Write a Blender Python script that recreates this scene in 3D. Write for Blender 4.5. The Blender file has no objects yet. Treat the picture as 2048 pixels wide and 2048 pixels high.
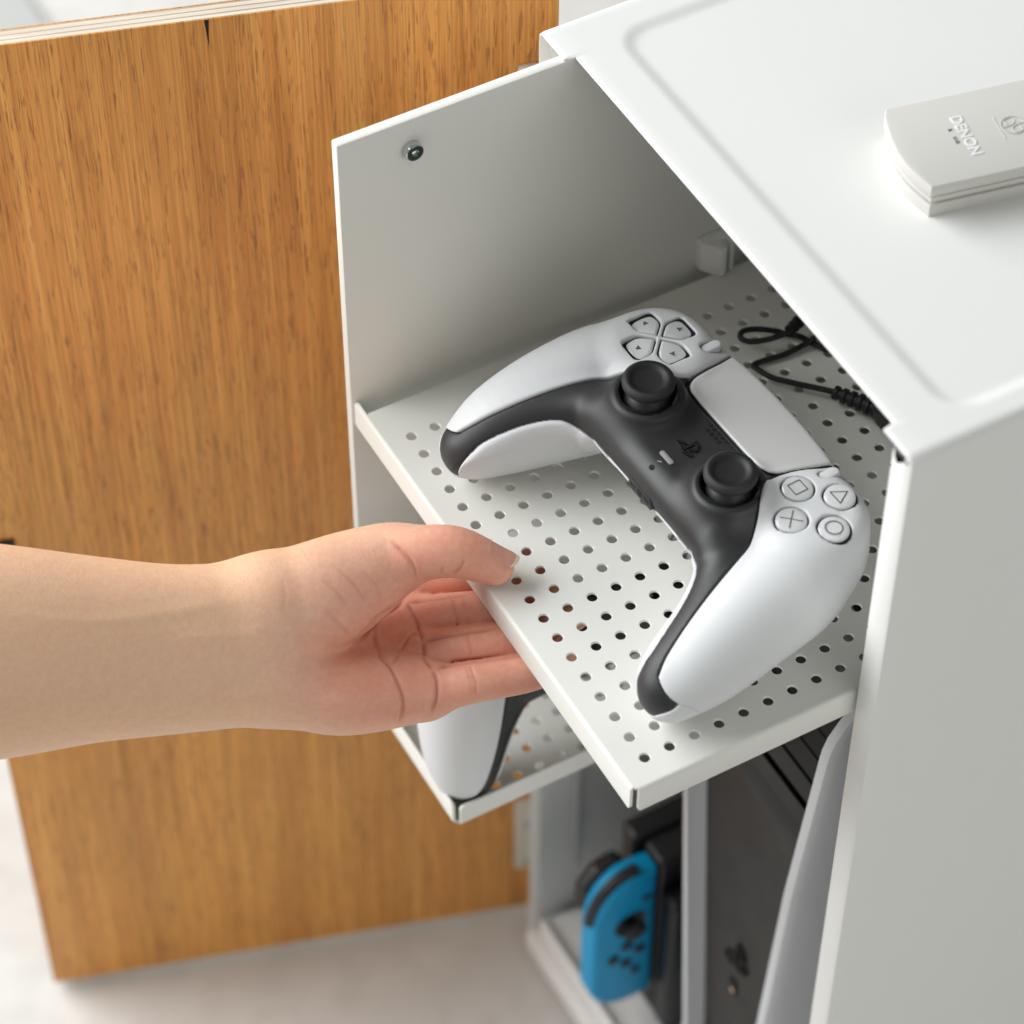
import bpy, bmesh, math
import numpy as np
from mathutils import Matrix, Vector

# ------------------------------------------------------------------ scene, camera, light
scene = bpy.context.scene
col = scene.collection
MM = 0.001                                            # everything below is written in millimetres

CAM_R = np.array([[0.87273592, -0.48818958, 0.00171457],
                  [-0.36884627, -0.66167867, -0.65278922],
                  [0.31981939, 0.56908019, -0.75753765]])
CAM_C = np.array([-339.754, -681.337, 839.067])
cd = bpy.data.cameras.new('camera')
cam = bpy.data.objects.new('camera', cd)
col.objects.link(cam)
cd.sensor_width = 36.0
cd.lens = 6044.75 / 2048 * 36.0
cd.clip_start = 0.01
cd.clip_end = 50.0
rot = Matrix((CAM_R[0], -CAM_R[1], -CAM_R[2])).transposed()
cam.matrix_world = Matrix.Translation(Vector(CAM_C * MM)) @ rot.to_4x4()
cd.dof.use_dof = True
cd.dof.focus_distance = 1.085
cd.dof.aperture_fstop = 8.0
scene.camera = cam

world = bpy.data.worlds.new('World')
scene.world = world
world.use_nodes = True
bg = world.node_tree.nodes['Background']
bg.inputs[0].default_value = (0.985, 1.0, 0.975, 1)
bg.inputs[1].default_value = 0.19


def area_light(name, loc, target, sx, sy, power, colour):
    ld = bpy.data.lights.new(name, 'AREA')
    ld.shape = 'RECTANGLE'
    ld.size = sx
    ld.size_y = sy
    ld.energy = power
    ld.color = colour
    lo = bpy.data.objects.new(name, ld)
    col.objects.link(lo)
    lo.location = loc
    d = Vector(target) - Vector(loc)
    lo.rotation_euler = d.to_track_quat('-Z', 'Y').to_euler()
    return lo


area_light('window_light', (-1.30, 1.50, 1.15), (0.0, -0.05, -0.05), 2.5, 2.1, 112, (0.97, 0.99, 1.0))
area_light('room_bounce_fill', (0.35, -2.2, 0.75), (0.05, -0.1, -0.1), 1.6, 1.8, 12.5, (0.985, 1.0, 0.97))  # added fill lamp, standing in for light bounced back by the room

scene.view_settings.view_transform = 'Standard'
scene.view_settings.look = 'None'
scene.view_settings.exposure = 0.22
scene.view_settings.gamma = 1.0
scene.view_settings.use_curve_mapping = False
scene.render.engine = 'CYCLES'
scene.cycles.use_denoising = True
scene.cycles.max_bounces = 10
scene.cycles.caustics_reflective = False
scene.cycles.caustics_refractive = False


# ------------------------------------------------------------------ materials
def new_mat(name):
    m = bpy.data.materials.new(name)
    m.use_nodes = True
    nt = m.node_tree
    return m, nt, nt.nodes['Principled BSDF']


def bump(nt, bsdf, scale, strength, dist=0.0002, detail=2.0, coord='Object', stretch=None):
    tc = nt.nodes.new('ShaderNodeTexCoord')
    no = nt.nodes.new('ShaderNodeTexNoise')
    no.inputs['Scale'].default_value = scale
    no.inputs['Detail'].default_value = detail
    src = tc.outputs[coord]
    if stretch:
        mp = nt.nodes.new('ShaderNodeMapping')
        mp.inputs['Scale'].default_value = stretch
        nt.links.new(src, mp.inputs[0])
        src = mp.outputs[0]
    nt.links.new(src, no.inputs['Vector'])
    b = nt.nodes.new('ShaderNodeBump')
    b.inputs['Strength'].default_value = strength
    b.inputs['Distance'].default_value = dist
    nt.links.new(no.outputs['Fac'], b.inputs['Height'])
    nt.links.new(b.outputs[0], bsdf.inputs['Normal'])
    return no, b


def simple(name, rgb, rough, metal=0.0, bscale=None, bstr=0.15, bdist=0.0002, vary=0.0, vscale=30.0, spec=0.5, coat=0.0):
    m, nt, b = new_mat(name)
    b.inputs['Base Color'].default_value = (*rgb, 1)
    b.inputs['Roughness'].default_value = rough
    b.inputs['Metallic'].default_value = metal
    b.inputs['Specular IOR Level'].default_value = spec
    b.inputs['Coat Weight'].default_value = coat
    if bscale:
        bump(nt, b, bscale, bstr, bdist)
    if vary:
        tc = nt.nodes.new('ShaderNodeTexCoord')
        no = nt.nodes.new('ShaderNodeTexNoise')
        no.inputs['Scale'].default_value = vscale
        no.inputs['Detail'].default_value = 5
        nt.links.new(tc.outputs['Object'], no.inputs['Vector'])
        mr = nt.nodes.new('ShaderNodeMapRange')
        mr.inputs['From Min'].default_value = 0.3
        mr.inputs['From Max'].default_value = 0.7
        mr.inputs['To Min'].default_value = rough - vary
        mr.inputs['To Max'].default_value = rough + vary
        nt.links.new(no.outputs['Fac'], mr.inputs['Value'])
        nt.links.new(mr.outputs[0], b.inputs['Roughness'])
    return m


M = {}
M['steel'] = simple('white_powder_coat', (0.765, 0.765, 0.715), 0.5, bscale=1100, bstr=0.22, bdist=0.0002, vary=0.05)
M['steel_body'] = simple('white_cabinet_coat', (0.80, 0.80, 0.78), 0.45, bscale=1000, bstr=0.18, bdist=0.0002, vary=0.05)
M['shell'] = simple('white_matte_plastic', (0.68, 0.69, 0.70), 0.48, bscale=4500, bstr=0.06, bdist=0.0001)
M['pad'] = simple('pale_grey_touch_plastic', (0.60, 0.60, 0.59), 0.42, bscale=4000, bstr=0.08, bdist=0.0001)
M['key'] = simple('clear_grey_plastic', (0.66, 0.67, 0.675), 0.2, coat=0.5)
M['print'] = simple('grey_print', (0.10, 0.10, 0.095), 0.5)
M['dark'] = simple('black_matte_plastic', (0.021, 0.021, 0.022), 0.48, spec=0.5, bscale=5000, bstr=0.05, bdist=0.0001, vary=0.04)
M['rubber'] = simple('black_rubber', (0.017, 0.017, 0.019), 0.62, bscale=2600, bstr=0.5, bdist=0.0003)
M['rubber_smooth'] = simple('black_smooth_rubber', (0.012, 0.012, 0.013), 0.5, spec=0.4)
M['gloss'] = simple('black_gloss_plastic', (0.008, 0.008, 0.009), 0.16)
M['hole'] = simple('hole_black', (0.004, 0.004, 0.004), 0.8)
M['console_black'] = simple('piano_black_plastic', (0.011, 0.010, 0.010), 0.38, vary=0.04, vscale=60, spec=0.28)
M['console_white'] = simple('console_white_plastic', (0.70, 0.72, 0.75), 0.42)
M['dock'] = simple('black_dock_plastic', (0.010, 0.010, 0.012), 0.45)
M['blue'] = simple('bright_blue_plastic', (0.0, 0.31, 0.60), 0.42, spec=0.3)
M['zinc'] = simple('zinc_plated_steel', (0.62, 0.68, 0.66), 0.22, metal=1.0)
M['bolt_face'] = simple('dark_bolt_face', (0.045, 0.05, 0.055), 0.35, metal=0.6)
M['cream'] = simple('cream_plastic', (0.72, 0.70, 0.62), 0.45)
M['remote'] = simple('off_white_plastic', (0.58, 0.57, 0.53), 0.4, bscale=2500, bstr=0.05)
M['remote_text'] = simple('white_print', (0.86, 0.86, 0.85), 0.4)
M['nail'] = simple('nail', (0.66, 0.32, 0.24), 0.36)
M['nail_tip'] = simple('nail_tip', (0.80, 0.66, 0.52), 0.4)
M['gold'] = simple('brass_contact', (0.55, 0.38, 0.25), 0.35, metal=0.8)
M['metal_grey'] = simple('grey_coated_steel', (0.55, 0.55, 0.53), 0.45)
M['mute'] = simple('grey_button_plastic', (0.30, 0.30, 0.29), 0.4)
M['mat_grey'] = simple('pale_grey_mat', (0.58, 0.59, 0.58), 0.8)
M['feet'] = simple('grey_rubber_feet', (0.25, 0.25, 0.24), 0.7)


def mat_floor():
    m, nt, b = new_mat('pale_concrete_floor')
    tc = nt.nodes.new('ShaderNodeTexCoord')
    n1 = nt.nodes.new('ShaderNodeTexNoise')
    n1.inputs['Scale'].default_value = 9
    n1.inputs['Detail'].default_value = 8
    n1.inputs['Roughness'].default_value = 0.6
    n2 = nt.nodes.new('ShaderNodeTexNoise')
    n2.inputs['Scale'].default_value = 55
    n2.inputs['Detail'].default_value = 6
    for n in (n1, n2):
        nt.links.new(tc.outputs['Object'], n.inputs['Vector'])
    r1 = nt.nodes.new('ShaderNodeValToRGB')
    r1.color_ramp.elements[0].position = 0.34
    r1.color_ramp.elements[0].color = (0.59, 0.57, 0.54, 1)
    r1.color_ramp.elements[1].position = 0.66
    r1.color_ramp.elements[1].color = (0.66, 0.64, 0.61, 1)
    nt.links.new(n1.outputs['Fac'], r1.inputs[0])
    r2 = nt.nodes.new('ShaderNodeValToRGB')
    r2.color_ramp.elements[0].position = 0.30
    r2.color_ramp.elements[0].color = (0.72, 0.72, 0.72, 1)
    r2.color_ramp.elements[1].position = 0.55
    r2.color_ramp.elements[1].color = (1, 1, 1, 1)
    nt.links.new(n2.outputs['Fac'], r2.inputs[0])
    mx = nt.nodes.new('ShaderNodeMix')
    mx.data_type = 'RGBA'
    mx.blend_type = 'MULTIPLY'
    mx.inputs[0].default_value = 0.3
    nt.links.new(r1.outputs[0], mx.inputs[6])
    nt.links.new(r2.outputs[0], mx.inputs[7])
    nt.links.new(mx.outputs[2], b.inputs['Base Color'])
    b.inputs['Roughness'].default_value = 0.6
    return m


def mat_oak():
    m, nt, b = new_mat('oiled_oak_veneer')
    L = nt.links
    tc = nt.nodes.new('ShaderNodeTexCoord')

    def noise(sx, sz, detail=3.0, rough=0.55, off=0.0, distort=0.0):
        mp = nt.nodes.new('ShaderNodeMapping')
        mp.inputs['Scale'].default_value = (sx, 1.0, sz)
        mp.inputs['Location'].default_value = (off, off * 0.7, off * 1.3)
        L.new(tc.outputs['Object'], mp.inputs[0])
        no = nt.nodes.new('ShaderNodeTexNoise')
        no.inputs['Scale'].default_value = 1.0
        no.inputs['Detail'].default_value = detail
        no.inputs['Roughness'].default_value = rough
        no.inputs['Distortion'].default_value = distort
        L.new(mp.outputs[0], no.inputs['Vector'])
        return no.outputs['Fac']

    def ramp(src, p0, c0, p1, c1):
        r = nt.nodes.new('ShaderNodeValToRGB')
        r.color_ramp.elements[0].position = p0
        r.color_ramp.elements[0].color = (*c0, 1)
        r.color_ramp.elements[1].position = p1
        r.color_ramp.elements[1].color = (*c1, 1)
        L.new(src, r.inputs[0])
        return r.outputs[0]

    def mix(a, bb, fac, mode='MULTIPLY'):
        mx = nt.nodes.new('ShaderNodeMix')
        mx.data_type = 'RGBA'
        mx.blend_type = mode
        if isinstance(fac, float):
            mx.inputs[0].default_value = fac
        else:
            L.new(fac, mx.inputs[0])
        for s, i in ((a, 6), (bb, 7)):
            if isinstance(s, tuple):
                mx.inputs[i].default_value = (*s, 1)
            else:
                L.new(s, mx.inputs[i])
        return mx.outputs[2]

    base = ramp(noise(230, 4.0, 6.0, 0.65, 1.0, 0.6), 0.30, (0.72, 0.285, 0.055), 0.70, (0.94, 0.475, 0.120))
    broad = ramp(noise(30, 1.8, 3.0, 0.55, 7.0), 0.3, (0.84, 0.82, 0.78), 0.7, (1.06, 1.05, 1.03))
    c = mix(base, broad, 1.0)
    fleck = ramp(noise(520, 60, 2.0, 0.5, 3.0, 0.3), 0.60, (0, 0, 0), 0.66, (1, 1, 1))
    where = ramp(noise(60, 12, 3.0, 0.6, 21.0), 0.42, (0, 0, 0), 0.60, (1, 1, 1))
    fleck = mix(fleck, where, 1.0)
    c = mix(c, (0.36, 0.125, 0.032), mix(fleck, (0.62, 0.62, 0.62), 1.0), 'MIX')
    pore = ramp(noise(1500, 75, 2.0, 0.5, 5.0), 0.60, (0, 0, 0), 0.68, (1, 1, 1))
    c = mix(c, (0.26, 0.09, 0.026), mix(pore, (0.6, 0.6, 0.6), 1.0), 'MIX')
    fine = ramp(noise(1300, 14, 4.0, 0.65, 9.0), 0.34, (0.70, 0.68, 0.66), 0.66, (1.10, 1.10, 1.10))
    c = mix(c, fine, 1.0)
    L.new(c, b.inputs['Base Color'])
    b.inputs['Roughness'].default_value = 0.46
    bp = nt.nodes.new('ShaderNodeBump')
    bp.inputs['Strength'].default_value = 0.25
    bp.inputs['Distance'].default_value = 0.0003
    bp.invert = True
    L.new(pore, bp.inputs['Height'])
    L.new(bp.outputs[0], b.inputs['Normal'])
    return m


def mat_ply(name, a, bb):
    m, nt, b = new_mat(name)
    tc = nt.nodes.new('ShaderNodeTexCoord')
    mp = nt.nodes.new('ShaderNodeMapping')
    mp.inputs['Scale'].default_value = (25, 700, 25)
    nt.links.new(tc.outputs['Object'], mp.inputs[0])
    no = nt.nodes.new('ShaderNodeTexNoise')
    no.inputs['Scale'].default_value = 1.0
    no.inputs['Detail'].default_value = 5
    nt.links.new(mp.outputs[0], no.inputs['Vector'])
    r = nt.nodes.new('ShaderNodeValToRGB')
    r.color_ramp.elements[0].position = 0.3
    r.color_ramp.elements[0].color = (*a, 1)
    r.color_ramp.elements[1].position = 0.7
    r.color_ramp.elements[1].color = (*bb, 1)
    nt.links.new(no.outputs['Fac'], r.inputs[0])
    nt.links.new(r.outputs[0], b.inputs['Base Color'])
    b.inputs['Roughness'].default_value = 0.7
    return m


def mat_skin():
    m, nt, b = new_mat('skin')
    L = nt.links
    at = nt.nodes.new('ShaderNodeAttribute')
    at.attribute_name = 'flush'
    tc = nt.nodes.new('ShaderNodeTexCoord')
    no = nt.nodes.new('ShaderNodeTexNoise')
    no.inputs['Scale'].default_value = 95
    no.inputs['Detail'].default_value = 6
    no.inputs['Roughness'].default_value = 0.65
    L.new(tc.outputs['Object'], no.inputs['Vector'])
    ma = nt.nodes.new('ShaderNodeMath')
    ma.operation = 'MULTIPLY_ADD'
    L.new(no.outputs['Fac'], ma.inputs[0])
    ma.inputs[1].default_value = 0.8
    ma.inputs[2].default_value = -0.4
    ad = nt.nodes.new('ShaderNodeMath')
    ad.operation = 'ADD'
    ad.use_clamp = True
    L.new(at.outputs['Fac'], ad.inputs[0])
    L.new(ma.outputs[0], ad.inputs[1])
    r = nt.nodes.new('ShaderNodeValToRGB')
    e = r.color_ramp.elements
    e[0].position = 0.0
    e[0].color = (0.83, 0.535, 0.35, 1)
    e[1].position = 1.0
    e[1].color = (0.74, 0.335, 0.235, 1)
    mid = e.new(0.45)
    mid.color = (0.82, 0.475, 0.335, 1)
    L.new(ad.outputs[0], r.inputs[0])
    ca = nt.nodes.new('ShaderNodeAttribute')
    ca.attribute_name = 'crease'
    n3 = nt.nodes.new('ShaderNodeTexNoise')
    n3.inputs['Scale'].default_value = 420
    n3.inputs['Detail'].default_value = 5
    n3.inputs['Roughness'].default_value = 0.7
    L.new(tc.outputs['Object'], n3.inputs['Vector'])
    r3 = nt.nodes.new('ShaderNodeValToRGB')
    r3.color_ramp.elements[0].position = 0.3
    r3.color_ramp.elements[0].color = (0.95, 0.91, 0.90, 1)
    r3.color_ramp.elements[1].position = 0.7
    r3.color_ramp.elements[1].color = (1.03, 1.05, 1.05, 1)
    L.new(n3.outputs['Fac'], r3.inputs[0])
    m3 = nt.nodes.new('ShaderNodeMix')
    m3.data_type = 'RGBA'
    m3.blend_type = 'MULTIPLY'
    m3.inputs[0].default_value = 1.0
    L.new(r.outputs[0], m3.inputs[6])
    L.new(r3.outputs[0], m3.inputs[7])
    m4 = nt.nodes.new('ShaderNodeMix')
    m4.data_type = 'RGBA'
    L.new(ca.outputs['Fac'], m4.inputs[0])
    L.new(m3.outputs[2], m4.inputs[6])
    m4.inputs[7].default_value = (0.50, 0.18, 0.12, 1)  # crease redness, darkened so the colour also carries shade in the folds
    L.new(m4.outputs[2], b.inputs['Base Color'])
    b.inputs['Roughness'].default_value = 0.48
    b.inputs['Specular IOR Level'].default_value = 0.4
    b.inputs['Subsurface Weight'].default_value = 0.22
    b.inputs['Subsurface Radius'].default_value = (1.0, 0.35, 0.2)
    b.inputs['Subsurface Scale'].default_value = 0.004
    vo = nt.nodes.new('ShaderNodeTexVoronoi')
    vo.inputs['Scale'].default_value = 1100
    L.new(tc.outputs['Object'], vo.inputs['Vector'])
    n2 = nt.nodes.new('ShaderNodeTexNoise')
    n2.inputs['Scale'].default_value = 380
    n2.inputs['Detail'].default_value = 4
    L.new(tc.outputs['Object'], n2.inputs['Vector'])
    a2 = nt.nodes.new('ShaderNodeMath')
    a2.operation = 'ADD'
    v2 = nt.nodes.new('ShaderNodeTexVoronoi')
    v2.feature = 'DISTANCE_TO_EDGE'
    v2.inputs['Scale'].default_value = 330
    mp = nt.nodes.new('ShaderNodeMapping')
    mp.inputs['Rotation'].default_value = (0.4, 0.6, 0.5)
    mp.inputs['Scale'].default_value = (1.0, 0.45, 1.0)
    L.new(tc.outputs['Object'], mp.inputs[0])
    L.new(mp.outputs[0], v2.inputs['Vector'])
    a3 = nt.nodes.new('ShaderNodeMath')
    a3.operation = 'MINIMUM'
    a3.inputs[1].default_value = 0.12
    L.new(v2.outputs['Distance'], a3.inputs[0])
    a4 = nt.nodes.new('ShaderNodeMath')
    a4.operation = 'MULTIPLY_ADD'
    a4.inputs[1].default_value = 2.2
    L.new(a3.outputs[0], a4.inputs[0])
    L.new(n2.outputs['Fac'], a4.inputs[2])
    L.new(vo.outputs['Distance'], a2.inputs[0])
    L.new(a4.outputs[0], a2.inputs[1])
    bp = nt.nodes.new('ShaderNodeBump')
    bp.inputs['Strength'].default_value = 0.16
    bp.inputs['Distance'].default_value = 0.0003
    L.new(a2.outputs[0], bp.inputs['Height'])
    L.new(bp.outputs[0], b.inputs['Normal'])
    return m


M['floor'] = mat_floor()
M['oak'] = mat_oak()
M['ply'] = mat_ply('plywood_cream', (0.66, 0.56, 0.45), (0.80, 0.72, 0.60))
M['ply_dark'] = mat_ply('plywood_tan', (0.50, 0.40, 0.33), (0.62, 0.52, 0.43))
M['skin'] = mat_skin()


# ------------------------------------------------------------------ object helpers
def tag(o, label=None, cat=None, group=None, kind=None):
    if label:
        o['label'] = label
    if cat:
        o['category'] = cat
    if group:
        o['group'] = group
    if kind:
        o['kind'] = kind
    return o


class Thing:
    """An Empty at the base of a thing; parts are given in world millimetres (or local when rotated)."""

    def __init__(self, name, loc, label, cat, group=None, local=False, rot=(0, 0, 0)):
        self.e = bpy.data.objects.new(name, None)
        col.objects.link(self.e)
        self.e.empty_display_size = 0.02
        self.e.location = [v * MM for v in loc]
        self.e.rotation_euler = rot
        self.off = (0, 0, 0) if local else tuple(loc)
        tag(self.e, label, cat, group)


def link(name, mesh, mat, parent=None, smooth=False):
    o = bpy.data.objects.new(name, mesh)
    col.objects.link(o)
    if mat is not None and len(mesh.materials) == 0:
        mesh.materials.append(mat)
    if smooth and len(mesh.polygons):
        mesh.polygons.foreach_set('use_smooth', [True] * len(mesh.polygons))
    if parent is not None:
        o.parent = parent.e if isinstance(parent, Thing) else parent
    return o


def sub(off, verts):
    a = np.asarray(verts, dtype=np.float64) - np.asarray(off)
    return a * MM


def mesh_obj(name, verts, faces, mat, parent=None, off=(0, 0, 0), smooth=False):
    me = bpy.data.meshes.new(name)
    me.from_pydata([tuple(v) for v in sub(off, verts)], [], faces)
    me.validate()
    me.update()
    return link(name, me, mat, parent, smooth)


def big_mesh(name, V, Q, mat, parent=None, off=(0, 0, 0)):
    """quads given as numpy arrays"""
    V = sub(off, V).astype(np.float32)
    me = bpy.data.meshes.new(name)
    me.vertices.add(len(V))
    me.vertices.foreach_set('co', V.ravel())
    n = len(Q)
    me.loops.add(n * 4)
    me.loops.foreach_set('vertex_index', Q.astype(np.int32).ravel())
    me.polygons.add(n)
    me.polygons.foreach_set('loop_start', np.arange(0, n * 4, 4, dtype=np.int32))
    me.polygons.foreach_set('use_smooth', np.ones(n, dtype=bool))
    me.update(calc_edges=True)
    me.validate()
    return link(name, me, mat, parent)


def bm_obj(name, bm, mat, parent=None, off=(0, 0, 0), smooth=False):
    for v in bm.verts:
        v.co = Vector(((v.co.x - off[0]) * MM, (v.co.y - off[1]) * MM, (v.co.z - off[2]) * MM))
    bmesh.ops.recalc_face_normals(bm, faces=bm.faces[:])
    me = bpy.data.meshes.new(name)
    bm.to_mesh(me)
    bm.free()
    return link(name, me, mat, parent, smooth)


def box_bm(x0, x1, y0, y1, z0, z1, r=0.0, seg=2):
    bm = bmesh.new()
    bmesh.ops.create_cube(bm, size=1.0)
    for v in bm.verts:
        v.co = Vector(((x0 + x1) / 2 + v.co.x * (x1 - x0), (y0 + y1) / 2 + v.co.y * (y1 - y0), (z0 + z1) / 2 + v.co.z * (z1 - z0)))
    if r > 0:
        bmesh.ops.bevel(bm, geom=bm.edges[:], offset=r, segments=seg, profile=0.5, affect='EDGES', clamp_overlap=True)
    return bm


def box(name, x0, x1, y0, y1, z0, z1, mat, parent=None, off=(0, 0, 0), r=0.0, seg=2):
    o = bm_obj(name, box_bm(x0, x1, y0, y1, z0, z1, r, seg), mat, parent, off)
    return autosmooth(o)


def autosmooth(o, angle=40):
    me = o.data
    me.polygons.foreach_set('use_smooth', [True] * len(me.polygons))
    try:
        me.set_sharp_from_angle(angle=math.radians(angle))
    except Exception:
        pass
    return o


def prism_bm(poly, lo, hi, axis='z', r=0.0, seg=2):
    """poly: list of 2D points; axis: extrusion axis. z:(x,y) y:(x,z) x:(y,z)"""
    bm = bmesh.new()

    def P(a, b, h):
        return {'z': (a, b, h), 'y': (a, h, b), 'x': (h, a, b)}[axis]
    lo_v = [bm.verts.new(P(a, b, lo)) for a, b in poly]
    hi_v = [bm.verts.new(P(a, b, hi)) for a, b in poly]
    n = len(poly)
    bm.faces.new(lo_v)
    bm.faces.new(hi_v)
    for i in range(n):
        bm.faces.new((lo_v[i], lo_v[(i + 1) % n], hi_v[(i + 1) % n], hi_v[i]))
    bmesh.ops.recalc_face_normals(bm, faces=bm.faces[:])
    if r > 0:
        ed = [e for e in bm.edges if (e.verts[0] in lo_v) == (e.verts[1] in lo_v)]
        bmesh.ops.bevel(bm, geom=ed, offset=r, segments=seg, profile=0.5, affect='EDGES', clamp_overlap=True)
    return bm


def prism(name, poly, lo, hi, mat, parent=None, off=(0, 0, 0), axis='z', r=0.0, seg=2):
    return autosmooth(bm_obj(name, prism_bm(poly, lo, hi, axis, r, seg), mat, parent, off))


def round_poly(pts, radius, seg=6):
    """round the corners of a 2D polygon; radius may be a list"""
    out = []
    n = len(pts)
    for i, p in enumerate(pts):
        rr = radius[i] if isinstance(radius, (list, tuple)) else radius
        p = np.array(p, float)
        a = np.array(pts[i - 1], float) - p
        b = np.array(pts[(i + 1) % n], float) - p
        la, lb = np.linalg.norm(a), np.linalg.norm(b)
        if rr <= 0:
            out.append(tuple(p))
            continue
        a /= la
        b /= lb
        ang = math.acos(max(-1, min(1, float(a @ b))))
        t = min(rr / math.tan(ang / 2), la * 0.48, lb * 0.48)
        p0, p1 = p + a * t, p + b * t
        for k in range(seg + 1):
            s = k / seg
            out.append(tuple((1 - s) ** 2 * p0 + 2 * s * (1 - s) * p + s * s * p1))
    return out


def lathe_bm(profile, centre=(0, 0, 0), axis=(0, 0, 1), n=32):
    bm = bmesh.new()
    ax = Vector(axis).normalized()
    q = Vector((0, 0, 1)).rotation_difference(ax)
    rings = []
    for r, h in profile:
        if r < 1e-6:
            rings.append([bm.verts.new(Vector(centre) + q @ Vector((0, 0, h)))])
        else:
            rings.append([bm.verts.new(Vector(centre) + q @ Vector((r * math.cos(2 * math.pi * k / n), r * math.sin(2 * math.pi * k / n), h))) for k in range(n)])
    for a, b in zip(rings[:-1], rings[1:]):
        for k in range(n):
            k2 = (k + 1) % n
            if len(a) == 1 and len(b) == 1:
                continue
            if len(a) == 1:
                bm.faces.new((a[0], b[k], b[k2]))
            elif len(b) == 1:
                bm.faces.new((a[k], a[k2], b[0]))
            else:
                bm.faces.new((a[k], a[k2], b[k2], b[k]))
    return bm


def lathe(name, profile, mat, parent=None, off=(0, 0, 0), centre=(0, 0, 0), axis=(0, 0, 1), n=32, angle=40):
    return autosmooth(bm_obj(name, lathe_bm(profile, centre, axis, n), mat, parent, off), angle)


def catmull(pts, per=8):
    P = [np.array(p, float) for p in pts]
    P = [2 * P[0] - P[1]] + P + [2 * P[-1] - P[-2]]
    out = []
    for i in range(1, len(P) - 2):
        for k in range(per):
            t = k / per
            out.append(0.5 * ((2 * P[i]) + (-P[i - 1] + P[i + 1]) * t + (2 * P[i - 1] - 5 * P[i] + 4 * P[i + 1] - P[i + 2]) * t * t + (-P[i - 1] + 3 * P[i] - 3 * P[i + 1] + P[i + 2]) * t ** 3))
    out.append(P[-2])
    return out


def tube_bm(pts, radius, n=10, bm=None):
    bm = bm or bmesh.new()
    pts = [Vector(p) for p in pts]
    up = Vector((0, 0, 1))
    rings = []
    prev = None
    for i, p in enumerate(pts):
        t = (pts[min(i + 1, len(pts) - 1)] - pts[max(i - 1, 0)]).normalized()
        if prev is None:
            a = t.cross(up)
            if a.length < 1e-4:
                a = t.cross(Vector((1, 0, 0)))
        else:
            a = prev - t * prev.dot(t)
        a.normalize()
        prev = a
        b = t.cross(a)
        r = radius[i] if isinstance(radius, (list, tuple)) else radius
        rings.append([bm.verts.new(p + (a * math.cos(2 * math.pi * k / n) + b * math.sin(2 * math.pi * k / n)) * r) for k in range(n)])
    for r0, r1 in zip(rings[:-1], rings[1:]):
        for k in range(n):
            bm.faces.new((r0[k], r0[(k + 1) % n], r1[(k + 1) % n], r1[k]))
    bm.faces.new(rings[0])
    bm.faces.new(rings[-1])
    return bm


def tube(name, pts, radius, mat, parent=None, off=(0, 0, 0), n=10):
    return autosmooth(bm_obj(name, tube_bm(pts, radius, n), mat, parent, off), 60)


# ------------------------------------------------------------------ signed distance helpers
def smin(a, b, k):
    h = np.maximum(k - np.abs(a - b), 0) / k
    return np.minimum(a, b) - h * h * k * 0.25


def smax(a, b, k):
    return -smin(-a, -b, k)


def sstep(a, b, x):
    t = np.clip((x - a) / (b - a), 0, 1)
    return t * t * (3 - 2 * t)


def surface_net(F, o, h):
    s = F < 0
    nx, ny, nz = F.shape
    cnt = np.zeros((nx - 1, ny - 1, nz - 1), np.uint8)
    cor = [(i, j, k) for i in (0, 1) for j in (0, 1) for k in (0, 1)]

    def sl(A, c):
        return A[c[0]:nx - 1 + c[0], c[1]:ny - 1 + c[1], c[2]:nz - 1 + c[2]]
    for c in cor:
        cnt += sl(s, c)
    mask = (cnt > 0) & (cnt < 8)
    cells = np.argwhere(mask)
    idx = np.full(mask.shape, -1, np.int32)
    idx[mask] = np.arange(len(cells))
    acc = np.zeros((len(cells), 3), np.float32)
    num = np.zeros(len(cells), np.float32)
    vals = {c: F[cells[:, 0] + c[0], cells[:, 1] + c[1], cells[:, 2] + c[2]] for c in cor}
    for c in cor:
        for ax in range(3):
            if c[ax] == 0:
                d = list(c)
                d[ax] = 1
                d = tuple(d)
                fa, fb = vals[c], vals[d]
                x = (fa < 0) != (fb < 0)
                t = fa[x] / (fa[x] - fb[x])
                p = np.tile(np.array(c, np.float32), (int(x.sum()), 1))
                p[:, ax] += t
                acc[x] += p
                num[x] += 1
    V = np.asarray(o) + h * (cells + acc / num[:, None])
    quads = []
    for ax in range(3):
        a = [slice(1, -1)] * 3
        b = [slice(1, -1)] * 3
        a[ax] = slice(0, -1)
        b[ax] = slice(1, None)
        A, B = s[tuple(a)], s[tuple(b)]
        e = np.argwhere(A != B)
        if not len(e):
            continue
        e = e.copy()
        for k in range(3):
            if k != ax:
                e[:, k] += 1
        inside_first = s[e[:, 0], e[:, 1], e[:, 2]]
        u, v = [(1, 2), (2, 0), (0, 1)][ax]
        off = []
        for du, dv in ((-1, -1), (0, -1), (0, 0), (-1, 0)):
            q = e.copy()
            q[:, u] += du
            q[:, v] += dv
            off.append(idx[q[:, 0], q[:, 1], q[:, 2]])
        q = np.stack(off, 1)
        q[~inside_first] = q[~inside_first][:, ::-1]
        quads.append(q)
    Q = np.concatenate(quads)
    return V, Q[(Q >= 0).all(1)]


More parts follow.
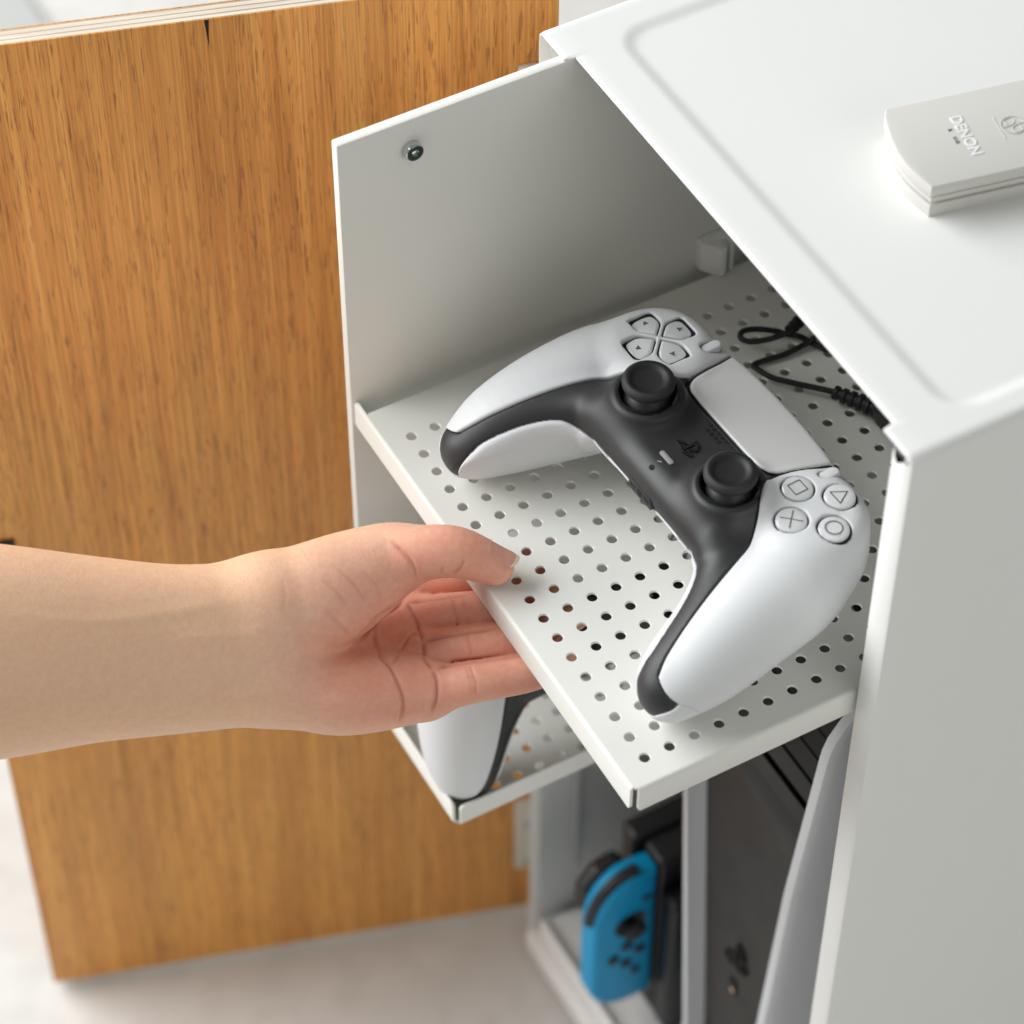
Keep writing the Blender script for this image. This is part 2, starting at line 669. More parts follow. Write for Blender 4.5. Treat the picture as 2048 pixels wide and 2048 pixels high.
def cone_d(X, Y, Z, a, b, ra, rb):
    """exact distance to a cone with round ends (hull of two spheres)"""
    ba = np.array(b[:3], float) - np.array(a[:3], float)
    ln = float(np.linalg.norm(ba))
    ux, uy, uz = ba / ln
    px, py, pz = X - a[0], Y - a[1], Z - a[2]
    al = px * ux + py * uy + pz * uz
    pe = np.sqrt(np.maximum(px * px + py * py + pz * pz - al * al, 0))
    sa = max(-0.95, min(0.95, (ra - rb) / ln))
    t = np.clip((al - pe * (sa / math.sqrt(1 - sa * sa))) / ln, 0, 1)
    return np.sqrt((al - t * ln) ** 2 + pe * pe) - (ra + t * (rb - ra))


def fine_chain(chain, per=6):
    return [tuple(p) for p in catmull([np.array(c, float) for c in chain], per)]


# ------------------------------------------------------------------ the setting: floor and what lies on it
FLOOR = -476.0
fl = mesh_obj('floor', [(-4000, -3000, FLOOR), (4000, -3000, FLOOR), (4000, 4000, FLOOR), (-4000, 4000, FLOOR)], [(0, 1, 2, 3)], M['floor'])
tag(fl, kind='structure')
rug = box('floor_mat', -900, 152.5, 700, 1700, FLOOR, FLOOR + 6, M['mat_grey'], r=2.0)
tag(rug, 'pale grey flat mat on the floor beyond the open oak door', 'mat')

# ------------------------------------------------------------------ the cabinet
CAB0 = (270, -82, FLOOR)
cab = Thing('cabinet', CAB0, 'white steel cabinet standing on the floor with its oak door wide open', 'cabinet')
XB = 470.0
ZT = 132.0


def body_shell():
    N = [(80.4, 0), (78.9, .4), (78.4, 1.6), (78.4, 9.4), (78.8, 10.6), (80.4, 11), (82, 11), (XB, 11)]
    T = [(84.4, 0), (83.1, .2), (82.7, .6), (82.7, 1.0), (82.9, 1.3), (84, 1.4), (86, 1.4), (XB, 1.4)]
    TC = [(80.4, 0), (78.9, .2), (78.4, .6), (78.4, 1.0), (78.7, 1.3), (80.4, 1.4), (82, 1.4), (XB, 1.4)]
    Fs = [(80.4, 0), (78.8, .3), (78.4, .8), (79, 1.4), (86, 1.6), (86, 6.6), (80, 7.2), (XB, 11)]
    prof = []                                        # (y, z, inward normal, style, is_top)
    yN, yF, r = -193.4, 44.6, 3.5
    for z in (-458, -300, -100, 60, 118, ZT - r):
        prof.append((yN, z, (1, 0), N, False))
    for k in range(1, 5):
        a = math.pi / 2 * k / 4
        prof.append((yN + r - r * math.cos(a), ZT - r + r * math.sin(a), (math.cos(a), -math.sin(a)), N if k < 3 else TC, k == 4))
    ys = [-188.5, -187, -186, -185, -184.2, -183.4, -182.6, -181.8, -181, -180, -179, -178, -177, -176, -174.5, -173, -171, -168, -165, -160, -150, -130, -110, -90, -70, -50, -30, -15, -5, 4, 10, 14, 17, 19, 21, 22.5, 24, 25, 26, 27, 28, 29, 30, 31, 32, 33, 34.5, 36.5, 39]
    for y in ys:
        style = T if -176.5 < y < 25.5 else TC
        prof.append((y, ZT, (0, -1), style, True))
    for k in range(0, 5):
        a = math.pi / 2 * k / 4
        prof.append((yF - r + r * math.sin(a), ZT - r + r * math.cos(a), (-math.sin(a), -math.cos(a)), TC if k < 2 else Fs, k == 0))
    for z in (118, 60, -100, -300, -458):
        prof.append((yF, z, (-1, 0), Fs, False))
    xs = [XB, 455, 448, 444, 441, 438, 435, 430, 420, 400, 360, 320, 280, 240, 200, 170, 150, 135, 125, 120, 116, 113, 111, 109, 107.5, 106, 105, 104, 103, 102, 101, 100, 99, 98, 97, 95.5, 94, 91, 88]

    def depth(x, y):                                  # rounded, pressed recess of the top
        x0, x1, y0, y1, rr = 99.0, 444.0, -184.3, 31.0, 14.0
        cx, cy = (x0 + x1) / 2, (y0 + y1) / 2
        qx, qy = abs(x - cx) - (x1 - x0) / 2 + rr, abs(y - cy) - (y1 - y0) / 2 + rr
        d = math.hypot(max(qx, 0), max(qy, 0)) + min(max(qx, qy), 0) - rr
        t = min(1, max(0, -d / 6.0))
        return 1.1 * t * t * (3 - 2 * t)
    V, Fc = [], []
    ncol = len(xs) + 8
    for (y, z, n, st, top) in prof:
        for x in xs:
            V.append((x, y, z - (depth(x, y) if top else 0)))
        for x, o in st:
            V.append((x, y + n[0] * o, z + n[1] * o))
    for i in range(len(prof) - 1):
        for j in range(ncol - 1):
            a = i * ncol + j
            Fc.append((a, a + 1, a + ncol + 1, a + ncol))
    o = mesh_obj('body_shell', V, Fc, M['steel_body'], cab, CAB0)
    bm = bmesh.new()
    bm.from_mesh(o.data)
    bmesh.ops.recalc_face_normals(bm, faces=bm.faces[:])
    bm.to_mesh(o.data)
    bm.free()
    return autosmooth(o, 50)


body_shell()
box('back_panel', XB - 2, XB + 2, -192.9, 44.1, -458, ZT - 1.0, M['steel_body'], cab, CAB0, 0.8)
box('bottom_panel', 82.0, XB - 3, -182.2, 33.4, -450, -436.0, M['steel_body'], cab, CAB0, 0.8)
box('front_rail', 78.0, 81.6, -182.3, 33.5, -454, -432.5, M['steel_body'], cab, CAB0, 1.4, 3)
box('plinth', 76.0, XB + 1, -194.5, 46.5, -473, -454.4, M['steel_body'], cab, CAB0, 5, 3)
for fx in (100, 440):
    for fy in (-180, 16):
        lathe('foot', [(0, 0), (11, 0), (12, 0.6), (12, 4.5), (0, 4.5)], M['feet'], cab, CAB0, (fx, fy, FLOOR), n=20)
# slot strip on the inner far wall
box('wall_rib', 96.5, 100.5, 32.2, 33.8, -397, -180, M['metal_grey'], cab, CAB0, 0.5)

# the open door: hinge line at (91, 52), swung 18 degrees past the square
DH = np.array([98.24, 63.78])
DTH = math.radians(18.02)
dm = Matrix.Translation(Vector(((DH[0] - CAB0[0]) * MM, (DH[1] - CAB0[1]) * MM, -CAB0[2] * MM))) @ Matrix.Rotation(math.pi - DTH, 4, 'Z')
# local door frame: +x runs from the hinge to the free edge, -y is behind, +y faces the cabinet side (towards the camera)
DL, DZ0, DZ1 = 251.9, -471.0, 135.0
layers = [('veneer', 0.0, -0.7, M['oak']), ('ply', -0.72, -2.6, M['ply']), ('ply', -2.62, -3.0, M['ply_dark']), ('ply', -3.02, -5.1, M['ply']),
          ('ply', -5.12, -5.5, M['ply_dark']), ('ply', -5.52, -7.6, M['ply']), ('ply', -7.62, -8.2, M['ply_dark'])]
door = None
core = box_bm(0.6, DL - 0.6, -8.0, -0.4, DZ0 + 0.6, DZ1 - 0.6)
door = bm_obj('door', core, M['ply'], cab)
door.matrix_local = dm
for nm, a, b_, mt in layers:
    box(nm, 0, DL, b_, a, DZ0, DZ1, mt, door, r=0.12, seg=1)
box('veneer', 0, DL, -8.95, -8.22, DZ0, DZ1, M['oak'], door, r=0.12, seg=1)
box('catch_plate', 230, 244, 0.02, 1.6, -138.2, -129, M['dock'], door, r=0.5)
for z0, z1 in ((55, 95.2), (-434, -377)):
    hp = prism('hinge_plate', round_poly([(4.5, z0), (15.6, z0), (15.6, z1), (4.5, z1)], [0, 2, 2, 0], 4), 0.05, 2.0, M['cream'], door, axis='y', r=0.4, seg=2)
    for zz in (z0 + 5, z1 - 20):
        lathe('hinge_screw', [(0, 0.9), (0.8, 0.9), (1.6, 1.0), (2.2, 0.6), (2.3, 0)], M['zinc'], door, centre=(9, 1.9, zz), axis=(0, 1, 0), n=16)
    box('hinge_arm', -11, 4.6, 0.4, 2.0, z0 + 2, z1 - 2, M['cream'], door, r=0.5)
# dark knot at the top edge of the veneer
prism('knot', [(128.2, 134.8), (130.0, 134.8), (129.5, 129.0), (129.0, 121.5), (128.6, 129.5)], 0.01, 0.05, M['hole'], door, axis='y')

# ------------------------------------------------------------------ the pull-out rack
RK0 = (60, -80, -165)
rack = Thing('pull_out_rack', RK0, 'white steel pull-out rack with two perforated shelves, slid out of the cabinet', 'rack')
XR = 330.0
box('side_panel', -12.2, XR, 26.0, 30.4, -166, 130.2, M['steel'], rack, RK0, 0.7, 2)


def perforated(name, x0, x1, y0, y1, zt, th, hx, hy, pitch, rad, n=20):
    V, Fc = [], []
    cx0, cx1 = hx[0] - pitch / 2, hx[-1] + pitch / 2
    cy0, cy1 = hy[0] - pitch / 2, hy[-1] + pitch / 2

    def add(*p):
        V.append(p)
        return len(V) - 1
    # cells
    ang = [2 * math.pi * (k + 0.5) / n for k in range(n)]
    sq = []
    for a in ang:
        c, s = math.cos(a), math.sin(a)
        m = max(abs(c), abs(s))
        sq.append((c / m * pitch / 2, s / m * pitch / 2))
    # make sure the corners are part of the square ring
    for X in hx:
        for Y in hy:
            for zz, flip in ((zt, False), (zt - th, True)):
                ch = 0.22
                ring0 = [add(X + p[0], Y + p[1], zz) for p in sq]
                ring1 = [add(X + (rad + ch) * math.cos(a), Y + (rad + ch) * math.sin(a), zz) for a in ang]
                ring2 = [add(X + rad * math.cos(a), Y + rad * math.sin(a), zz + (ch if flip else -ch)) for a in ang]
                for k in range(n):
                    k2 = (k + 1) % n
                    f = (ring0[k], ring0[k2], ring1[k2], ring1[k])
                    g = (ring1[k], ring1[k2], ring2[k2], ring2[k])
                    Fc.append(f[::-1] if flip else f)
                    Fc.append(g[::-1] if flip else g)
                for q in range(4):                    # corner triangles of the cell
                    k = (q * n // 4 + n // 8) % n
                    sx, sy = [(1, 1), (-1, 1), (-1, -1), (1, -1)][q]
                    ca = (q + 0.5) * math.pi / 2
                    ka = max(i for i in range(n) if ang[i] <= ca + 1e-9)
                    kb = (ka + 1) % n
                    if abs(ang[ka] - ca) > 1e-6:
                        cc = add(X + sx * pitch / 2, Y + sy * pitch / 2, zz)
                        f = (ring0[ka], cc, ring0[kb])
                        Fc.append(f[::-1] if flip else f)
                if not flip:
                    top = ring2
                else:
                    for k in range(n):
                        k2 = (k + 1) % n
                        Fc.append((top[k], top[k2], ring2[k2], ring2[k]))
    # border strips
    for (a0, a1, b0, b1) in ((x0, cx0, y0, y1), (cx1, x1, y0, y1), (cx0, cx1, y0, cy0), (cx0, cx1, cy1, y1)):
        for zz, flip in ((zt, False), (zt - th, True)):
            f = [add(a0, b0, zz), add(a1, b0, zz), add(a1, b1, zz), add(a0, b1, zz)]
            Fc.append(tuple(f[::-1]) if flip else tuple(f))
    f = [add(x0, y0, zt), add(x1, y0, zt), add(x1, y1, zt), add(x0, y1, zt)]
    g = [add(x0, y0, zt - th), add(x1, y0, zt - th), add(x1, y1, zt - th), add(x0, y1, zt - th)]
    for k in range(4):
        k2 = (k + 1) % 4
        Fc.append((g[k], g[k2], f[k2], f[k]))
    return mesh_obj(name, V, Fc, M['steel'], rack, RK0)


def lip(name, p0, p1, out, z_edge, z_end, parent, th=1.2, rad=1.5, end_r=2.0):
    """a folded lip along p0->p1 (xy), 'out' = outward unit direction, from z_edge to z_end (down or up)."""
    sgn = 1 if z_end > z_edge else -1
    prof = []                                         # (outward, z) outer skin
    for k in range(7):
        a = math.pi / 2 * k / 6
        prof.append((-rad + rad * math.sin(a), z_edge + sgn * (rad - rad * math.cos(a))))
    prof.append((0, z_end - sgn * 0.4))
    prof.append((-0.4, z_end))
    inner = [(-th + 0.4, z_end), (-th, z_end - sgn * 0.4)]
    ri = rad - th
    for k in range(6, -1, -1):
        a = math.pi / 2 * k / 6
        inner.append((-th - ri + ri * math.sin(a), z_edge + sgn * (th + ri - ri * math.cos(a))))
    pr = prof + inner
    d = np.array(p1, float) - np.array(p0, float)
    ln = np.linalg.norm(d)
    d /= ln
    V, Fc = [], []
    st = [0, 0.3, 1.0, end_r, ln - end_r, ln - 1.0, ln - 0.3, ln]
    for s in st:
        e = min(s, ln - s)
        cut = end_r - math.sqrt(max(0, end_r ** 2 - (end_r - min(e, end_r)) ** 2))
        for o, z in pr:
            lim = z_end - sgn * cut
            zz = min(z, lim) if sgn > 0 else max(z, lim)
            q = np.array(p0, float) + d * s + np.array(out, float) * o
            V.append((q[0], q[1], zz))
    m = len(pr)
    for i in range(len(st) - 1):
        for j in range(m):
            a, b_ = i * m + j, i * m + (j + 1) % m
            Fc.append((a, b_, b_ + m, a + m))
    Fc.append(tuple(range(m)))
    Fc.append(tuple(range((len(st) - 1) * m, len(st) * m)))
    o = mesh_obj(name, V, Fc, M['steel'], parent, RK0 if isinstance(parent, Thing) else (0, 0, 0))
    bm = bmesh.new()
    bm.from_mesh(o.data)
    bmesh.ops.recalc_face_normals(bm, faces=bm.faces[:])
    bm.to_mesh(o.data)
    bm.free()
    return autosmooth(o, 45)


us = perforated('upper_shelf', -9.5, XR, -179.6, 17.45, 0.0, 1.2, [10.0 * i for i in range(0, 30)], [-10.0 * j for j in range(17, -1, -1)], 10.0, 1.93)
lip('front_lip', (-11, -178.8), (-11, 25.95), (-1, 0), 0.0, -12.6, rack)
lip('side_lip', (-8.8, -181.1), (XR, -181.1), (0, -1), 0.0, -12.6, rack)
lip('inner_lip', (-9.0, 18.95), (XR, 18.95), (0, 1), 0.0, -12.6, rack)
lt = perforated('lower_tray', -17.0, XR, -62.9, 25.95, -160.6, 1.2, [-4.5 + 10.0 * i for i in range(0, 30)], [-54.4 + 10.0 * j for j in range(0, 8)], 10.0, 1.93)
lip('front_lip', (-18.5, -61.8), (-18.5, 25.9), (-1, 0), -161.8, -149.6, rack)
lip('side_lip', (-16.2, -64.4), (XR, -64.4), (0, -1), -161.8, -149.6, rack)
# bolt through the side panel
bolt = lathe('bolt', [(0, 3.6), (1.5, 3.6), (1.7, 3.4)], M['zinc'], rack, RK0, (16.6, 26.0, 117.0), (0, -1, 0), 6)
bm_w = lathe_bm([(3.5, 0), (3.5, 3.0), (3.3, 3.3), (3.2, 3.38)], (16.6, 26.0, 117.0), (0, -1, 0), 32)
autosmooth(bm_obj('bolt_head', bm_w, M['zinc'], rack, RK0))
autosmooth(bm_obj('bolt_face', lathe_bm([(3.22, 3.38), (1.75, 3.42), (1.7, 3.0), (1.65, 1.2), (0, 1.2)], (16.6, 26.0, 117.0), (0, -1, 0), 6 * 5), M['bolt_face'], rack, RK0), 30)
bpy.data.objects.remove(bolt)
hexp = [(16.6 + 1.72 * math.cos(math.pi / 3 * k + 0.3), 117.0 + 1.72 * math.sin(math.pi / 3 * k + 0.3)) for k in range(6)]
hx_in = [(16.6 + 1.35 * math.cos(math.pi / 3 * k + 0.3), 117.0 + 1.35 * math.sin(math.pi / 3 * k + 0.3)) for k in range(6)]
V = [(a, 22.52, b) for a, b in hexp] + [(a, 24.1, b) for a, b in hx_in]
mesh_obj('bolt_socket', V, [(k, (k + 1) % 6, 6 + (k + 1) % 6, 6 + k) for k in range(6)] + [tuple(range(6, 12))], M['zinc'], rack, RK0)

# ------------------------------------------------------------------ cable clip stuck on the side panel
CL0 = (147, 22, 0)
clip = Thing('cable_clip', CL0, 'small white plastic cable clip stuck on the rack side panel just above the shelf', 'clip')
cp = round_poly([(133.0, 17.4), (133.0, 13.5), (138.2, 6.6), (140.2, 6.2), (141.0, 7.6), (139.9, 11.0), (141.6, 12.6), (143.2, 11.4), (143.4, 8.0), (144.8, 8.0), (147.2, 12.5), (147.2, 17.4)], [0.6, 1.2, 1.5, 0.8, 0.6, 0.8, 0.8, 0.6, 0.5, 0.5, 1.5, 0.6], 5)
cp = [(a + 7.0, b + 8.58) for a, b in cp]
prism('clip_body', cp, 0.4, 15.2, M['remote_text'], clip, CL0, 'z', r=0.5)


# ------------------------------------------------------------------ the game controllers
def build_controller():
    h = 0.55
    us_ = np.arange(0, 87, h, dtype=np.float32)
    vs_ = np.arange(-68, 53, h, dtype=np.float32)
    ws_ = np.arange(-1.5, 56, h, dtype=np.float32)
    U, Vv, W = us_[:, None, None], vs_[None, :, None], ws_[None, None, :]
    chain = [(46, 26, 33, 16), (57, 8, 31, 19.5), (61.5, -14, 28, 18.6), (64.2, -35, 22, 16.4), (65.0, -49, 16.4, 12.2)]
    def spine(c):
        f = fine_chain(c, 5)
        out = None
        for a, b in zip(f[:-1], f[1:]):
            d = cone_d(U, Vv, W, a[:3], b[:3], a[3], b[3]).astype(np.float32)
            out = d if out is None else np.minimum(out, d)
        return out
    B = spine(chain)
    # centre block, its top falling away to the front
    W2 = W + 0.13 * np.maximum(0, Vv - 14)
    r = 9.5
    qx, qy, qz = np.abs(U) - 44 + r, np.abs(Vv - 16) - 35.5 + r, np.abs(W2 - 32.5) - 16.4 + r
    d = np.sqrt(np.maximum(qx, 0) ** 2 + np.maximum(qy, 0) ** 2 + np.maximum(qz, 0) ** 2) + np.minimum(np.maximum(np.maximum(qx, qy), qz), 0) - r
    front = Vv - 44.5 + 0.0022 * U ** 2
    d = smax(d, front, 3.0)
    B = smin(B, d.astype(np.float32), 6.0)
    B = smin(B, spine([(32, -4, 37, 11), (43.5, -12, 35.5, 10.5), (54.5, -29, 30.5, 9.0), (61, -47, 21, 8.5)]), 5.0)
    B = smin(B, spine([(50, 2, 22, 15), (56.5, -22, 17.0, 12.5), (61.2, -45, 11.2, 9.6)]), 7.0)
    under = (-(Vv + 19.4) + (33 - W) * 1.25) * 0.62 - 1.5 * np.maximum(0, U - 32)
    B = smax(B, under.astype(np.float32), 5.0)

    def rcyl(cx, cy, rad, lo, hi, rr):
        dd = np.sqrt((U - cx) ** 2 + (Vv - cy) ** 2) - rad + rr
        dz = np.abs(W - (lo + hi) / 2) - (hi - lo) / 2 + rr
        return np.sqrt(np.maximum(dd, 0) ** 2 + np.maximum(dz, 0) ** 2) + np.minimum(np.maximum(dd, dz), 0) - rr
    B = smin(B, rcyl(25.5, 0.5, 13.6, 24, 54.4, 2.2).astype(np.float32), 8.0)
    B = smin(B, rcyl(47.5, 19.8, 21.0, 22, 50.3, 7.5).astype(np.float32), 5.0)
    # panel boundary between the white shells and the dark middle, as u(v)
    bv = np.array([-75, -57, -51, -46, -39, -32, -25, -15.5, -6, 1.5, 8.6, 13, 16, 19, 22, 26, 44, 60], float)
    bu = np.array([74, 67.0, 63.0, 61.2, 58.6, 56.2, 53.8, 50.6, 47.0, 41.0, 32.6, 29.9, 28.6, 28.0, 28.0, 28.6, 32.3, 35], float)
    fine = np.interp(vs_, bv, bu)
    ker = np.exp(-0.5 * (np.arange(-8, 9) / 3.5) ** 2)
    fine = np.convolve(np.pad(fine, 8, mode='edge'), ker / ker.sum(), mode='valid')
    slope = np.gradient(fine, h)
    cs = (1 / np.sqrt(1 + slope ** 2)).astype(np.float32)[None, :, None]
    ub = fine.astype(np.float32)[None, :, None]
    shear = 1.8 * np.maximum(0, 27 - W) * (1 - sstep(-52, -36, Vv))
    D = (U - ub - shear) * cs
    # seam of the rear shell
    wbi = np.interp(vs_, [-70, -60, -57, -53.6, -47.7, -39.4, -31.4, -24.5, -21.2, -19.6, -15, 50], [10, 16.5, 21.0, 25.6, 29.6, 33.3, 36.0, 37.8, 37.2, 34.4, 33, 33])
    wbi = np.convolve(np.pad(wbi, 6, mode='edge'), np.ones(13) / 13, mode='valid').astype(np.float32)[None, :, None]
    tip = 1 - sstep(-57, -46, Vv)
    wbi = wbi + tip * sstep(57, 62, U) * (8 + 11 * sstep(64, 77, U) - wbi)
    t = sstep(-1.5, 3.0, D)
    wb = wbi * (1 - t) + (15.0 + 4.0 * tip) * t
    ut = 27.0 + np.maximum(Vv - 22, -6) * 0.2
    dT = smax(U - ut, 16.2 - Vv, 7.0)
    # button recesses
    face_c, dp_c = (48.2, 21.0), (48.2, 20.6)

    def key_field(UU, VV, cx, cy, du, dv, grow=0.0):
        rr = (UU - cx) * du + (VV - cy) * dv
        tt = np.abs((UU - cx) * (-dv) + (VV - cy) * du)
        f = smax(tt - 4.9, rr - 12.9, 2.2)
        return smax(f, (tt - (rr - 1.7)) * 0.7071, 1.6) - grow
    U2, V2 = us_[:, None], vs_[None, :]
    dirs = [(1, 0), (0, 1), (-1, 0), (0, -1)]
    face = np.full((len(us_), len(vs_)), 99.0)
    dpad = np.full_like(face, 99.0)
    for du, dv in dirs:
        face = np.minimum(face, np.sqrt((U2 - face_c[0] - 10.7 * du) ** 2 + (V2 - face_c[1] - 10.3 * dv) ** 2) - 6.25)
        dpad = np.minimum(dpad, key_field(U2, V2, dp_c[0], dp_c[1], du, dv, 0.6))
    pill = None
    pa, pb = np.array([36.4, 33.2]), np.array([36.4, 37.6])
    tt = np.clip(((U2 - pa[0]) * (pb - pa)[0] + (V2 - pa[1]) * (pb - pa)[1]) / float((pb - pa) @ (pb - pa)), 0, 1)
    pill = np.sqrt((U2 - pa[0] - tt * (pb - pa)[0]) ** 2 + (V2 - pa[1] - tt * (pb - pa)[1]) ** 2) - 2.0

    # height of the outer skin, for the things that sit on it
    def height(uu, vv):
        i, j = int(round(abs(uu) / h)), int(round((vv + 68) / h))
        c = B[i, j]
        k = np.where(c < 0)[0]
        if not len(k):
            return height(uu * 0.97, vv - 0.8)
        k = k[-1]
        return float(ws_[k] + h * (-c[k]) / (c[k + 1] - c[k]))

    parts = {}
    shell = smax(B, 0.28 - D, 0.9)
    shell = smax(shell, wb + 0.12 - W, 0.7)
    floor_cut = 46.4 - W                               # recess floors
    sr = np.maximum(shell, -np.maximum(face[:, :, None], floor_cut))
    sl = np.maximum(shell, -np.maximum(dpad[:, :, None], floor_cut))
    pr_cut = np.maximum(np.broadcast_to((pill - 0.3)[:, :, None], shell.shape), 45.6 - W)
    sr = np.maximum(sr, -pr_cut)
    sl = np.maximum(sl, -pr_cut)
    o = (0.0, -68.0, -1.5)
    Vr, Qr = surface_net(sr, o, h)
    Vl, Ql = surface_net(sl, o, h)
    Vl = Vl * np.array([-1, 1, 1])
    parts['shell_r'], parts['shell_l'] = (Vr, Qr), (Vl, Ql[:, ::-1])
    dark = smax(B + 0.55, D + 0.12, 0.6)
    dark = smax(dark, wb + 0.15 - W, 0.5)
    dark = np.maximum(dark, -np.maximum(np.abs(dT - 0.7) - 0.55, -(B + 2.2)))
    well = np.maximum(np.sqrt((U - 25.5) ** 2 + (Vv - 0.5) ** 2) - 10.4, 46.5 - W)
    dark = smax(dark, -well, 1.2)
    dk = np.concatenate([dark[:0:-1], dark], 0)
    parts['dark'] = surface_net(dk, (-us_[-1], -68.0, -1.5), h)
    pad = smax(B - 0.15, dT + 0.1, 1.3)
    pad = np.maximum(pad, 36 - W)
    pd = np.concatenate([pad[:0:-1], pad], 0)
    parts['pad'] = surface_net(pd, (-us_[-1], -68.0, -1.5), h)
    back = smax(B, W - wb + 0.05, 0.9)
    bk = np.concatenate([back[:0:-1], back], 0)
    parts['back'] = surface_net(bk, (-us_[-1], -68.0, -1.5), h)
    # single keys of the direction pad
    kh = 0.3
    ku = np.arange(-16, 16.01, kh)
    kw = np.arange(44.5, 53.5, kh)
    KU, KV, KW = ku[:, None, None], ku[None, :, None], kw[None, None, :]
    parts['keys'] = []
    for du, dv in dirs:
        f2 = key_field(KU, KV, 0, 0, du, dv, 0.0)
        dome = 51.35 - 0.012 * (KU ** 2 + KV ** 2)
        f = smax(smax(f2, KW - dome, 1.1), 45.5 - KW, 0.4)
        v_, q_ = surface_net(f.astype(np.float32), (ku[0] - dp_c[0], ku[0] + dp_c[1], kw[0]), kh)
        parts['keys'].append((v_, q_, du, dv))
    parts['wells'] = []
    for du, dv in dirs:
        f = np.maximum(np.maximum(key_field(KU, KV, 0, 0, du, dv, 0.5) + 0 * KW, KW - 49.5), 46.0 - KW)
        parts['wells'].append(surface_net(f.astype(np.float32), (ku[0] - dp_c[0], ku[0] + dp_c[1], kw[0]), kh))
    return parts, height, face_c, dp_c


CP, CH, FACE_C, DP_C = build_controller()


def strip(name, pts, width, z, mat, parent, closed=False):
    """thin flat printed line along 2D points at height z (callable or number)"""
    bm = bmesh.new()
    n = len(pts)
    P = [np.array(p, float) for p in pts]
    segs = [(i, (i + 1) % n) for i in range(n if closed else n - 1)]
    zz = z if callable(z) else (lambda a, b: z)
    for i, j in segs:
        d = P[j] - P[i]
        d /= np.linalg.norm(d)
        m = np.array([-d[1], d[0]]) * width / 2
        e = d * width * 0.35
        q = [P[i] - m - e, P[j] - m + e, P[j] + m + e, P[i] + m - e]
        bm.faces.new([bm.verts.new((a[0], a[1], zz(a[0], a[1]) + 0.01 * i)) for a in q])
    return bm_obj(name, bm, mat, parent)


